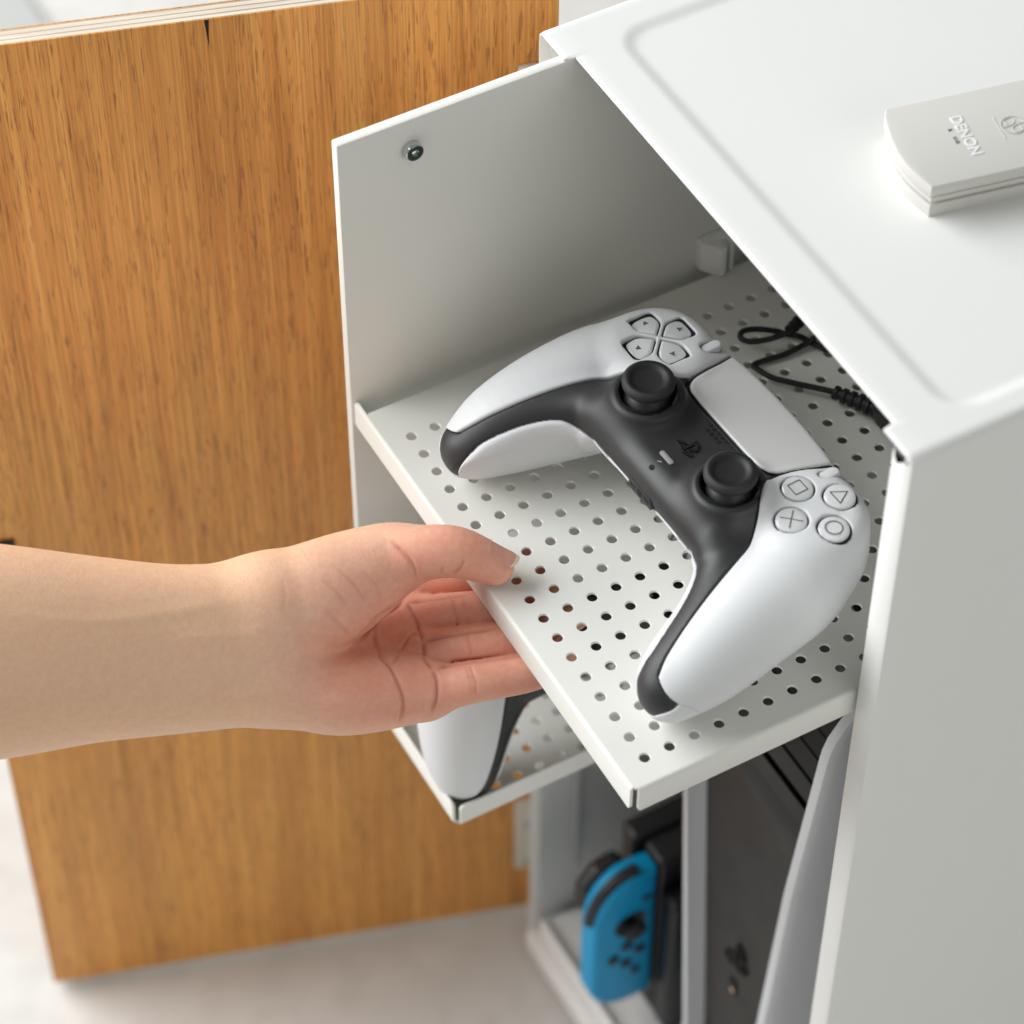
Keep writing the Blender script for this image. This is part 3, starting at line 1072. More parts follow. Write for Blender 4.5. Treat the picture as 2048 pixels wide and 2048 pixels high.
def make_controller(name, label, group):
    t = Thing(name, (0, 0, 0), label, 'game controller', group, local=True)
    mid = big_mesh('centre_panel', *CP['dark'], M['dark'], t)
    left = big_mesh('upper_shell', *CP['shell_l'], M['shell'], t)
    right = big_mesh('upper_shell', *CP['shell_r'], M['shell'], t)
    big_mesh('lower_shell', *CP['back'], M['shell'], t)
    big_mesh('touchpad', *CP['pad'], M['pad'], t)
    for v_, q_ in CP['wells']:
        big_mesh('key_well', v_, q_, M['hole'], left)
    # direction keys
    for v_, q_, du, dv in CP['keys']:
        k = big_mesh('direction_key', v_, q_, M['key'], t)
        c = (-DP_C[0] + 8.6 * du, DP_C[1] + 8.6 * dv)
        tri = [(c[0] + du * 1.6, c[1] + dv * 1.6), (c[0] - du * 0.7 - dv * 1.4, c[1] - dv * 0.7 + du * 1.4), (c[0] - du * 0.7 + dv * 1.4, c[1] - dv * 0.7 - du * 1.4)]
        zt = 51.35 - 0.012 * 8.6 ** 2 + 0.06
        mesh_obj('arrow_print', [(a, b, zt) for a, b in tri], [(0, 1, 2)], M['print'], k)
    marks = [(1, 0, 'circle'), (0, 1, 'triangle'), (-1, 0, 'square'), (0, -1, 'cross')]
    for du, dv, kind in marks:
        cx, cy = FACE_C[0] + 10.7 * du, FACE_C[1] + 10.3 * dv
        tilt = 0.35 if du == 1 else 0.0
        zc = 51.3 - tilt
        lathe('button_well', [(6.2, 46.0), (6.2, 49.6), (5.5, 49.6), (5.5, 46.0)], M['hole'], right, centre=(cx, cy, 0), n=40)
        b = lathe('action_button', [(5.62, 45), (5.62, zc - 1.0), (5.45, zc - 0.45), (4.9, zc - 0.12), (3.0, zc), (0, zc + 0.05)], M['key'], t, centre=(cx, cy, 0), n=40)
        zp = zc + 0.10
        if kind == 'circle':
            pts = [(cx + 3.0 * math.cos(a), cy + 3.0 * math.sin(a)) for a in np.linspace(0, 2 * math.pi, 33)[:-1]]
            strip('circle_print', pts, 0.42, zp, M['print'], b, True)
        elif kind == 'triangle':
            pts = [(cx + 3.5 * math.cos(a), cy - 0.3 + 3.5 * math.sin(a)) for a in (math.pi / 2, math.pi * 7 / 6, math.pi * 11 / 6)]
            strip('triangle_print', pts, 0.42, zp, M['print'], b, True)
        elif kind == 'square':
            strip('square_print', [(cx - 2.5, cy - 2.5), (cx + 2.5, cy - 2.5), (cx + 2.5, cy + 2.5), (cx - 2.5, cy + 2.5)], 0.42, zp, M['print'], b, True)
        else:
            bmx = strip('cross_print', [(cx - 2.8, cy - 2.8), (cx + 2.8, cy + 2.8)], 0.42, zp, M['print'], b)
            strip('cross_print', [(cx - 2.8, cy + 2.8), (cx + 2.8, cy - 2.8)], 0.42, zp, M['print'], b)
    # small pills beside the touchpad
    for s in (-1, 1):
        pa, pb = np.array([36.4, 33.2]), np.array([36.4, 37.6])
        hz = CH(36.4, 35.4)
        pts = []
        dd = (pb - pa) / np.linalg.norm(pb - pa)
        a0 = math.atan2(dd[1], dd[0])
        for k in range(9):
            a = a0 - math.pi / 2 + math.pi * k / 8
            pts.append(tuple(pb + 1.95 * np.array([math.cos(a), math.sin(a)])))
        for k in range(9):
            a = a0 + math.pi / 2 + math.pi * k / 8
            pts.append(tuple(pa + 1.95 * np.array([math.cos(a), math.sin(a)])))
        pts = [(s * a, b) for a, b in pts]
        prism('small_button', pts, hz - 3.0, hz + 0.45, M['shell'], t, r=0.6, seg=3)
        if s < 0:
            for k, (ax, ay) in enumerate(((-0.9, 1.6), (0.2, 1.9), (1.2, 1.5))):
                c = np.array([-38.6, 39.2]) + np.array([ax, ay]) * 0.6
                dv_ = np.array([ax, ay]) / math.hypot(ax, ay)
                strip('ray_print', [tuple(c), tuple(c + dv_ * 0.9)], 0.25, lambda a, b: CH(a, b) + 0.05, M['print'], left)
        else:
            for k in range(3):
                c = np.array([39.6, 39.4]) + np.array([0, 0.6]) * k
                strip('bar_print', [tuple(c - np.array([1.0, 0])), tuple(c + np.array([1.0, 0]))], 0.25, lambda a, b: CH(a, b) + 0.05, M['print'], right)
    # sticks
    for s in (-1, 1):
        c = (25.5 * s, 0.5, 0)
        lathe('stick_collar', [(9.9, 53.0), (10.1, 53.9), (10.7, 54.3), (11.4, 54.15), (11.7, 53.6)], M['gloss'], t, centre=c, n=48)
        st = lathe('thumb_stick', [(0, 60.2), (4.6, 60.25), (5.8, 60.5), (6.5, 61.1), (7.4, 61.5), (8.4, 61.3), (9.1, 60.6), (9.4, 59.6), (9.3, 58.6), (8.8, 57.7), (7.6, 56.9), (6.0, 56.2), (5.2, 55.4), (5.0, 54)], M['rubber_smooth'], t, centre=c, n=48)
        lathe('grip_ring', [(8.0, 61.5), (8.6, 61.3), (9.25, 60.7), (9.55, 59.6), (9.42, 58.5), (8.95, 57.65), (8.2, 57.1)], M['rubber'], st, centre=c, n=48)
        lathe('stick_dome', [(4.8, 55.6), (5.6, 54.6), (7.9, 52.2), (9.3, 50.0), (9.7, 47.5), (9.8, 46.6)], M['dark'], st, centre=c, n=48)
    # emblem, mute bar, microphone and speaker holes
    hz = CH(0, 1.5) - 0.55
    em = bmesh.new()
    for poly in ([(-0.9, -3.3), (0.5, -2.9), (0.5, 2.2), (1.3, 2.2), (2.0, 1.5), (1.9, 0.5), (1.1, 0.1), (1.1, -1.0), (2.6, -0.8), (3.7, 0.5), (3.6, 2.0), (2.4, 3.2), (0.6, 3.7), (-0.9, 4.0)],
                 [(-1.3, 0.0), (-3.2, -0.6), (-4.9, -1.5), (-5.0, -2.5), (-3.8, -3.1), (-1.3, -2.8), (-1.3, -1.9), (-2.9, -2.0), (-3.3, -1.7), (-2.8, -1.4), (-1.3, -0.9)],
                 [(0.9, -1.4), (2.6, -1.2), (4.4, -1.5), (5.0, -2.3), (3.9, -3.1), (0.9, -4.0), (0.9, -3.0), (2.5, -2.5), (2.6, -2.2), (0.9, -2.4)]):
        b2 = prism_bm([(a * 0.95, b * 0.95 + 1.4) for a, b in poly], hz - 0.3, hz + 0.55, 'z', 0.22, 2)
        tmp = bpy.data.meshes.new('tmp')
        b2.to_mesh(tmp)
        b2.free()
        em.from_mesh(tmp)
        bpy.data.meshes.remove(tmp)
    autosmooth(bm_obj('emblem', em, M['gloss'], t), 40)
    hz = CH(0, -8.2) - 0.55
    prism('mute_bar', round_poly([(-3.6, -9.3), (3.6, -9.3), (3.6, -7.3), (-3.6, -7.3)], 0.98, 5), hz - 0.5, hz + 0.5, M['mute'], t, r=0.3)
    hz = CH(0, -11.4) - 0.55
    strip('mute_print', [(-0.5, -11.8), (0.5, -10.9)], 0.35, hz + 0.06, M['metal_grey'], t)
    lathe('microphone_hole', [(0, 0.2), (1.0, 0.2), (1.05, 0.0)], M['hole'], t, centre=(0, -14.6, CH(0, -14.6) - 0.5), axis=(0, -0.35, 1), n=16)
    for k in range(5):
        lathe('speaker_hole', [(0, 0.16), (0.78, 0.16), (0.82, 0)], M['hole'], t, centre=(-4.6 + 2.3 * k, 13.6, CH(0, 13.6) - 0.42), n=14)
    for k in range(4):
        lathe('speaker_hole', [(0, 0.16), (0.78, 0.16), (0.82, 0)], M['hole'], t, centre=(-3.45 + 2.3 * k, 11.4, CH(0, 11.4) - 0.42), n=14)
    # headset port on the player's side
    yb = -18.95
    hp = prism('headset_port', round_poly([(-7.6, 33.6), (7.6, 33.6), (6.6, 38.6), (-6.6, 38.6)], 1.2, 4), yb - 0.35, yb + 1.5, M['dark'], t, axis='y', r=0.2)
    for cx, rr in ((0, 1.7), (-3.4, 0.8), (3.4, 0.8), (-5.2, 0.8), (5.2, 0.8)):
        lathe('port_hole', [(0, 0.02), (rr, 0.02), (rr, -0.3)], M['hole'], hp, centre=(cx, yb - 0.36, 36.2), axis=(0, -1, 0), n=16)
    # triggers and bumpers under the front edge
    for s in (-1, 1):
        c = [(36 * s, 38, 36), (45 * s, 37.5, 35), (53 * s, 34, 33)]
        tube('bumper', catmull(c, 5), 4.2, M['rubber_smooth'], t, n=14)
        tube('trigger', catmull([(38 * s, 34, 27), (39 * s, 38, 19), (40 * s, 39, 11)], 6), [7.0, 7.2, 7.4, 7.4, 7.2, 7.0, 6.8, 6.6, 6.2, 5.8, 5.2, 4.6, 3.8], M['rubber_smooth'], t, n=14)
    return t


c1 = make_controller('game_controller', 'white game controller with black centre panel lying on the upper perforated shelf', 'white game controllers on the rack')
c1.e.location = (0.062, -0.0915, 0.0)
c1.e.rotation_euler = (0, 0, math.radians(-87.2))


def copy_tree(o, parent=None):
    c = o.copy()
    col.objects.link(c)
    if parent is not None:
        c.parent = parent
    for ch in list(o.children):
        copy_tree(ch, c)
    return c


c2 = copy_tree(c1.e)
c2['label'] = 'white game controller in the lower tray, mostly hidden, one white grip showing below the hand'
c2.location = (0.058, -0.012, -0.114)
c2.rotation_euler = (math.radians(60), 0, 0)

# ------------------------------------------------------------------ charging cable on the shelf
CB0 = (145, -45, 0)
cab_c = Thing('charging_cable', CB0, 'black charging cable with ribbed plug ends lying loose behind the controller', 'cable')
loop = [(157, -26, 9), (152, -28.2, 9), (148.7, -29.5, 8.5), (144.6, -29.3, 8), (138.8, -28.2, 7.5), (132.9, -25.6, 7), (130.9, -22.2, 7), (133.2, -19.6, 7), (138.3, -19.9, 6), (144.1, -22.7, 5), (149, -25.8, 3.5), (153.7, -28.6, 2.2), (156.5, -34.5, 2), (159.7, -40.2, 2), (168, -45, 2), (178, -44, 2), (183, -37, 2.2), (176, -31.5, 3), (166, -32.5, 5), (158.2, -33.6, 4.4), (153.6, -33.8, 3), (144.5, -33.8, 2), (138.1, -33.2, 2), (133.3, -32.6, 2), (130.2, -33.0, 2.2), (129.9, -35.6, 2.8), (131.8, -42.5, 3.6), (135.5, -47.7, 4), (142.2, -55.3, 4.5), (148.1, -62.4, 5), (152, -70, 5), (157, -80, 5.2)]
tube('cord', catmull(loop, 7), 1.15, M['rubber_smooth'], cab_c, CB0, 12)


def relief(p0, p1, r0, r1, n):
    p0, p1 = np.array(p0, float), np.array(p1, float)
    ln = float(np.linalg.norm(p1 - p0))
    pr = [(1.3, 0), (r0 * 0.8, 0.1)]
    for k in range(n):
        a, b = k / n * ln, (k + 1) / n * ln
        rr = r0 + (r1 - r0) * k / n
        pr += [(rr, a + 0.2), (rr, a + (b - a) * 0.5), (rr * 0.78, a + (b - a) * 0.62), (rr * 0.78, b)]
    pr += [(r1, ln + 0.1), (r1, ln + 1.5), (0, ln + 1.5)]
    return lathe('strain_relief', pr, M['rubber_smooth'], cab_c, CB0, tuple(p0), tuple(p1 - p0), 24, 35)


relief((148.0, -29.4, 8.6), (160.0, -24.8, 9.6), 2.3, 3.0, 5)
relief((147.6, -62.0, 5.2), (157.5, -79.8, 6.2), 2.8, 4.1, 6)
ad = bm_obj('plug_body', box_bm(152.5, 198, -112, -76, 0.05, 17, 6.5, 4), M['dock'], cab_c, CB0)
autosmooth(ad, 60)
autosmooth(bm_obj('plug_body', box_bm(159, 182, -31, -19, 5, 14, 2.5, 3), M['dock'], cab_c, CB0), 60)

# ------------------------------------------------------------------ the game console standing in the cabinet
GC0 = (200, -115, -419.5)
gc = Thing('game_console', GC0, 'tall game console with white side plates and black middle standing inside the cabinet', 'game console')


def plate(name, yfun, side, thick):
    """curved side plate: yfun(z, x) = inner skin; side = outward direction"""
    zs = list(np.linspace(-416, -40, 40))
    outline = []                                      # front x for each z
    V, Fc = [], []
    cols = 26
    zt = -26.0
    rows = []
    for z in list(np.linspace(-416, zt, 48)):
        # front edge: straight with a rounded top corner
        r = 34.0
        xf = 84.0
        if z > zt - r:
            d = z - (zt - r)
            xf = 84.0 + r - math.sqrt(max(0, r * r - d * d))
        rows.append((z, xf))
    for layer in (0, 1):
        for z, xf in rows:
            for j in range(cols):
                s = j / (cols - 1)
                x = xf + (330 - xf) * s ** 1.8
                y = yfun(z, x)
                edge = min(1.0, (x - xf) / 2.5) if xf < 330 else 1
                th = thick * (0.35 + 0.65 * math.sqrt(max(0, 1 - (1 - edge) ** 2)))
                V.append((x + (0.7 if False else 0), y + side * (th if layer else 0), z))
    n = len(rows)
    base = n * cols
    for i in range(n - 1):
        for j in range(cols - 1):
            a = i * cols + j
            Fc.append((a, a + 1, a + cols + 1, a + cols))
            Fc.append((base + a, base + a + cols, base + a + cols + 1, base + a + 1))
    for i in range(n - 1):
        a = i * cols
        Fc.append((a, a + cols, base + a + cols, base + a))
        a = i * cols + cols - 1
        Fc.append((a + cols, a, base + a, base + a + cols))
    for j in range(cols - 1):
        a = (n - 1) * cols + j
        Fc.append((a, a + 1, base + a + 1, base + a))
        a = j
        Fc.append((a + 1, a, base + a, base + a + 1))
    o = mesh_obj(name, V, Fc, M['console_white'], gc, GC0)
    bm = bmesh.new()
    bm.from_mesh(o.data)
    bmesh.ops.recalc_face_normals(bm, faces=bm.faces[:])
    bm.to_mesh(o.data)
    bm.free()
    return autosmooth(o, 45)


def far_in(z, x):
    y0 = np.interp(z, [-416, -358, -280, -191, -60, -26], [-93, -90.5, -84, -76.5, -66, -63])
    return y0 - 13.0 * sstep(0, 38, x - 84) + 6.0 * sstep(120, 300, x)


def near_in(z, x):
    y0 = np.interp(z, [-416, -282, -170, -66, -26], [-135, -142.4, -150, -161, -166])
    return y0 + 8.0 * sstep(0, 40, x - 84) - 8.0 * sstep(120, 300, x)


plate('side_plate', far_in, 1, 5.0)
plate('side_plate', near_in, -1, 5.0)


def console_body():
    V, Fc = [], []
    zs = [-419.4, -410, -380, -340, -300, -260, -220, -190, -170, -158, -150]
    # front profile (x, z): upright, then rolling back
    prof = [(91, z) for z in zs] + [(92, -145), (95, -138)]
    cols = 15
    for x, z in prof:
        a, b = far_in(z, x + 4) + 1.0, near_in(z, x + 4) - 1.0
        for j in range(cols):
            s = j / (cols - 1)
            bow = 3.0 * (abs(2 * s - 1) ** 3)
            V.append((x + bow * 0.6, a + (b - a) * s, z))
    n = len(prof)
    for i in range(n - 1):
        for j in range(cols - 1):
            k = i * cols + j
            Fc.append((k, k + 1, k + cols + 1, k + cols))
    return autosmooth(mesh_obj('front_panel', V, Fc, M['console_black'], gc, GC0), 60)


console_body()
box('core', 112, 322, -136, -96, -419.4, -88, M['dock'], gc, GC0, 3)
# louvres rolling back above the panel
lou = [(101.5 + 0.0, -112.5)]
for k in range(9):
    t_ = k / 13
    x = 95 + 66 * t_ ** 1.25
    z = -134 + 104 * t_ ** 0.8
    tx, tz = 66 * 1.25 * max(t_, 0.02) ** 0.25, 104 * 0.8 * max(t_, 0.05) ** -0.2
    ln = math.hypot(tx, tz)
    tx, tz = tx / ln, tz / ln
    a, b = far_in(z, x + 6) + 1.5, near_in(z, x + 6) - 1.0
    w, d = 5.6, 9.0
    p = [(x - tx * w, z - tz * w), (x + tx * w * 0.55, z + tz * w * 0.55), (x + tx * w * 0.4 + tz * d, z + tz * w * 0.4 - tx * d), (x - tx * w + tz * d, z - tz * w - tx * d)]
    prism('louvre', p, b, a, M['console_black'], gc, GC0, 'y', r=0.6)
em = bmesh.new()
for line in ([(0.3, -6), (0.3, 9), (4.5, 8), (6.8, 5), (6, 2.2), (3, 2)], [(0, -0.5), (-5.5, -2.5), (-9, -4.5), (-8, -7), (-3, -6.5)], [(2.4, -1.2), (6.8, -0.6), (9.2, -2.4), (7.2, -5), (2.4, -6.6)]):
    tube_bm([(90.6, -114.3 - a * 0.85, -273 + b * 1.05) for a, b in catmull([np.array(p) for p in line], 4)], 1.1, 8, em)
autosmooth(bm_obj('emblem', em, M['hole'], gc, GC0), 60)
prism('front_port', round_poly([(-116.6, -303.5), (-111.2, -303.5), (-111.2, -292.5), (-116.6, -292.5)], 1.6, 4), 90.4, 91.5, M['hole'], gc, GC0, 'x')
box('port_contact', 90.1, 90.8, -115.4, -112.4, -302.0, -298.6, M['gold'], gc, GC0, 0.5)

# ------------------------------------------------------------------ handheld console in its dock
DK0 = (170, -38, -419.5)
dk = Thing('docking_station', DK0, 'black docking station standing on the cabinet floor beside the tall console', 'dock')
box('dock_back', 90, 262, -29.8, -17, -419.4, -290, M['dock'], dk, DK0, 3, 3)
box('dock_front', 94, 259, -60, -46.6, -419.4, -312, M['dock'], dk, DK0, 3, 3)
box('dock_base', 95, 258, -46.5, -30, -419.4, -407, M['dock'], dk, DK0, 1)
HH0 = (170, -40, -406)
hh = Thing('handheld_console', HH0, 'black handheld console with a blue side controller sitting in the dock', 'handheld console')
box('tablet', 94.5, 256, -46.3, -30.0, -406.8, -292.5, M['dock'], hh, HH0, 2.5, 3)
jz0, jz1 = -396.5, -294.0
x0, x1 = 59.5, 93.0
joy = [(x1, jz0 + 1), (x1, jz1 - 1), (x1 - 10, jz1)]
for k in range(1, 9):
    a = math.pi / 2 * k / 9
    joy.append((x0 + 22 - 22 * math.sin(a), jz1 - 31 + 31 * math.cos(a)))
joy.append((x0, jz1 - 33))
for k in range(0, 9):
    a = math.pi / 2 * k / 8
    joy.append((x0 + 22 - 22 * math.cos(a), jz0 + 22 - 22 * math.sin(a)))
jb = prism('side_controller', joy, -46.5, -33.0, M['blue'], hh, HH0, 'y', r=3.2, seg=4)
box('side_rail', 92.0, 95.5, -44.5, -35.0, jz0 + 4, jz1 - 6, M['dock'], hh, HH0, 0.6)
yF = -46.5
lathe('stick_socket', [(0, 0.05), (7.4, 0.05), (8.2, 0.4), (8.5, 0.0)], M['dock'], jb, HH0, (79, yF, -329), (0, -1, 0), 28)
lathe('mini_stick', [(0, 6.0), (4, 6.2), (5.8, 5.6), (6.3, 4.4), (5.6, 3.2), (3, 2.6), (3, 0)], M['rubber_smooth'], jb, HH0, (79, yF, -329), (0, -1, 0), 28)
for bx_, bz_ in ((77.5, -346.5), (84.5, -353.5), (70.5, -353.5), (77.5, -361)):
    lathe('round_button', [(0, 1.3), (2.3, 1.3), (3.0, 0.9), (3.1, 0)], M['dock'], jb, HH0, (bx_, yF, bz_), (0, -1, 0), 20)
box('capture_button', 80.4, 85.0, yF - 1.2, yF + 0.5, -372.5, -368.0, M['dock'], jb, HH0, 0.8)
box('minus_button', 84.5, 90.0, yF - 1.0, yF + 0.5, -313.4, -311.0, M['dock'], jb, HH0, 0.5)
# shoulder button set in the curved top edge, trigger behind it
sh = []
for k in range(0, 10):
    a = math.pi / 2 * (0.06 + 0.84 * k / 9)
    sh.append((x0 + 22 - 22 * math.sin(a), -41.5, jz1 - 31 + 31 * math.cos(a)))
sh = [(84, -41.5, jz1 + 0.2)] + sh
tube('shoulder_button', sh, 3.0, M['dock'], jb, HH0, 12)
trg = [(x0 + 24, jz1 - 3), (x0 + 10, jz1 - 6), (x0 + 2, jz1 - 16), (x0 + 1, jz1 - 32), (x0 + 14, jz1 - 34), (x0 + 26, jz1 - 18)]
prism('trigger', round_poly(trg, 5, 5), -33.2, -23.0, M['dock'], jb, HH0, 'y', r=3.5, seg=3)

for e_ in (gc.e, dk.e, hh.e):
    e_.location = e_.location + Vector((0.0063, 0.0086, -0.0165))

# ------------------------------------------------------------------ remote control on the cabinet top
RC0 = (200, -85, 129.4)
rc = Thing('remote_control', RC0, 'off white remote control lying face down on top of the white cabinet', 'remote control')


def remote_outline(grow=0.0):
    ax = np.array([math.cos(math.radians(-11.8)), math.sin(math.radians(-11.8))])
    nn = np.array([-ax[1], ax[0]])
    far = np.array([157.3, -57.7])
    left = [(157.3, -58.1), (154.5, -61.6), (152.4, -66.5), (150.2, -72.3), (148.5, -78.5), (147.7, -83.6), (147.7, -88.3), (148.1, -92.7), (149.0, -98.2)]
    cen = np.array([260.0, -113.0])
    pts = [tuple(far + ax * 215)] + left + [tuple(np.array([149.0, -98.2]) + ax * 222)]
    out = []
    for p in pts:
        p = np.array(p)
        d = p - np.array([258, -100.5])
        s = np.sign(d @ nn)
        q = p + nn * s * grow
        if d @ ax < -60:
            q = q - ax * grow
        out.append((q[0] - 3.4, q[1] - 5.2))
    return out


def remote_layer(name, z0, z1, grow, mat, r):
    return prism(name, remote_outline(grow), z0, z1, mat, rc, RC0, 'z', r=r, seg=2)


remote_layer('lower_case', 129.45, 136.2, -0.6, M['remote'], 1.0)
remote_layer('seam_band', 136.1, 137.3, -1.9, M['remote'], 0.2)
remote_layer('middle_band', 137.2, 139.4, -0.7, M['remote'], 0.4)
remote_layer('seam_band', 139.3, 140.3, -1.7, M['remote'], 0.2)
remote_layer('upper_case', 140.2, 145.4, 0.0, M['remote'], 0.9)


def text_mesh(name, body, size, loc, rotz, mat, parent, off, ext=0.15):
    cu = bpy.data.curves.new(name, 'FONT')
    cu.body = body
    cu.size = size * MM
    cu.extrude = ext * MM
    cu.align_x = 'CENTER'
    cu.align_y = 'CENTER'
    cu.offset = 0.00012
    tmp = bpy.data.objects.new(name, cu)
    col.objects.link(tmp)
    bpy.context.view_layer.update()
    me = bpy.data.meshes.new_from_object(tmp)
    bpy.data.objects.remove(tmp)
    bpy.data.curves.remove(cu)
    me.transform(Matrix.Translation(Vector([(loc[k] - off[k]) * MM for k in range(3)])) @ Matrix.Rotation(rotz, 4, 'Z'))
    me.materials.clear()
    return link(name, me, mat, parent)


RZ = math.radians(-90 - 11.8)
text_mesh('raised_lettering', 'DENON', 5.6, (170.0, -88.0, 145.48), RZ, M['remote_text'], rc, RC0)
text_mesh('small_lettering', 'R', 1.9, (166.9, -83.2, 145.42), RZ, M['print'], rc, RC0, 0.04)
text_mesh('small_lettering', 'C-12', 1.7, (165.9, -88.4, 145.42), RZ, M['print'], rc, RC0, 0.04)
ring = [(187.2 + 4.3 * math.cos(a), -91.6 + 4.3 * math.sin(a), 145.45) for a in np.linspace(0, 2 * math.pi, 37)]
em = tube_bm(ring, 0.24, 6)
for line in ([(-4.2, 0.5), (-0.5, 0.4), (1.5, 1.6), (0.8, 3.6), (-1.6, 3.4), (-1.8, 1.2)], [(4.2, -0.5), (0.5, -0.4), (-1.5, -1.6), (-0.8, -3.6), (1.6, -3.4), (1.8, -1.2)]):
    tube_bm([(187.2 + a, -91.6 + b, 145.45) for a, b in catmull([np.array(p) for p in line], 4)], 0.22, 6, em)
autosmooth(bm_obj('round_emblem', em, M['metal_grey'], rc, RC0), 60)
tube('small_lettering', [(183.5, -84.6, 145.42), (180.9, -96.0, 145.42)], 0.16, M['metal_grey'], rc, RC0, 6)

# ------------------------------------------------------------------ the hand
E1 = np.array([0.873, -0.488, 0.0])
E2 = np.array([0.369, 0.662, 0.653])
E3 = np.array([-0.32, -0.569, 0.7575])
HB = np.stack([CAM_R[0], -CAM_R[1], -CAM_R[2]])       # hand frame: along the arm, across the palm, out of the palm

ARM_R = [(-345.0, 44.0, 50.0, 41), (-275.0, 17.0, 34.5, 38.5), (-203.9, -9.7, 19.2, 33), (-173.6, -21.2, 12.8, 30), (-145.5, -31.3, 6.2, 26.5), (-116.5, -40.9, 0.9, 22.5), (-85.8, -48.2, -2.6, 19.5)]
ARM_U = [(-351.0, 33.0, 39.0, 41), (-281.0, 6.5, 24.0, 38.5), (-209.9, -20.3, 8.8, 33), (-179.0, -31.0, 3.2, 30), (-150.3, -39.9, -2.2, 26.5), (-122.1, -50.9, -8.9, 22.5), (-93.0, -61.2, -15.4, 19.5)]
THENAR = [(-81.8, -47.7, -0.0, 18), (-65.2, -49.7, 2.0, 17), (-51.2, -50.0, 4.0, 14.5), (-37.2, -53.0, 8.0, 11.3)]
THENAR_B = [(-80.0, -51.5, -2.0, 16), (-66.4, -55.8, -2.0, 15.5), (-53.1, -57.1, 0.0, 13.2), (-38.8, -55.7, 3.0, 10.6)]
THUMB = [(-37.2, -53.0, 8.0, 11.3), (-28.1, -60.5, 11.5, 10.0), (-17.4, -67.3, 12.5, 9.3), (-6.6, -75.6, 7.7, 7.3)]
HYPO = [(-88.5, -63.3, -20.0, 16), (-73.8, -75.6, -24.0, 15.5), (-59.1, -81.1, -27.0, 14.5), (-45.2, -86.5, -28.0, 12)]
PALM_A = [(-82.3, -54.4, -10.0, 15), (-50.5, -42.0, -28.0, 11.5), (-26.7, -41.2, -30.0, 9.5)]
PALM_B = [(-82.9, -55.3, -12.0, 15), (-51.5, -47.5, -32.0, 10.5), (-31.1, -55.2, -31.0, 9.3)]
PALM_C = [(-84.6, -58.7, -14.0, 15), (-54.2, -57.0, -33.5, 10.5), (-34.8, -71.2, -31.0, 9)]
PALM_D = [(-86.4, -62.0, -16.0, 15), (-57.0, -69.5, -31.5, 12), (-40.4, -88.6, -29.0, 9)]
INDEX = [(-26.2, -40.2, -29.0, 9.3), (-5.6, -53.5, -22.5, 8.5), (2.0, -58.0, -20.2, 8.0), (8.0, -61.5, -13.0, 6.6), (9.0, -62.5, -8.6, 6.0)]
MIDDLE = [(-31.8, -56.6, -30.0, 9.3), (-14.2, -69.3, -22.8, 8.7), (-6.5, -73.2, -21.5, 8.4), (8.0, -77.0, -15.5, 7.0), (16.0, -79.0, -8.8, 6.4)]
RING = [(-35.3, -72.2, -30.0, 9), (-20.6, -83.3, -22.8, 8.4), (-7.1, -89.6, -21.3, 8.2), (6.0, -94.0, -15.0, 6.8), (14.0, -97.5, -8.8, 6.2)]
PINKY = [(-40.7, -89.0, -29.0, 8.8), (-28.3, -97.4, -22.4, 7.7), (-7.3, -104.9, -20.6, 7.2), (2.0, -108.5, -14.0, 5.6), (6.0, -110.0, -8.4, 5.2)]
RIDGES = [
    (0.55, 2.2, [(-82.0, -72.5), (-62.0, -71.8), (-44.0, -71.0)]),
    (0.35, 2.0, [(-80.0, -80.0), (-60.0, -78.0), (-44.0, -76.0)]),
    (0.30, 1.6, [(-140.0, -62.0), (-110.0, -66.0), (-80.0, -63.0), (-52.0, -58.0)]),
    (0.50, 2.6, [(-30.0, -93.5), (-20.0, -96.0), (-10.0, -99.0)]),
]
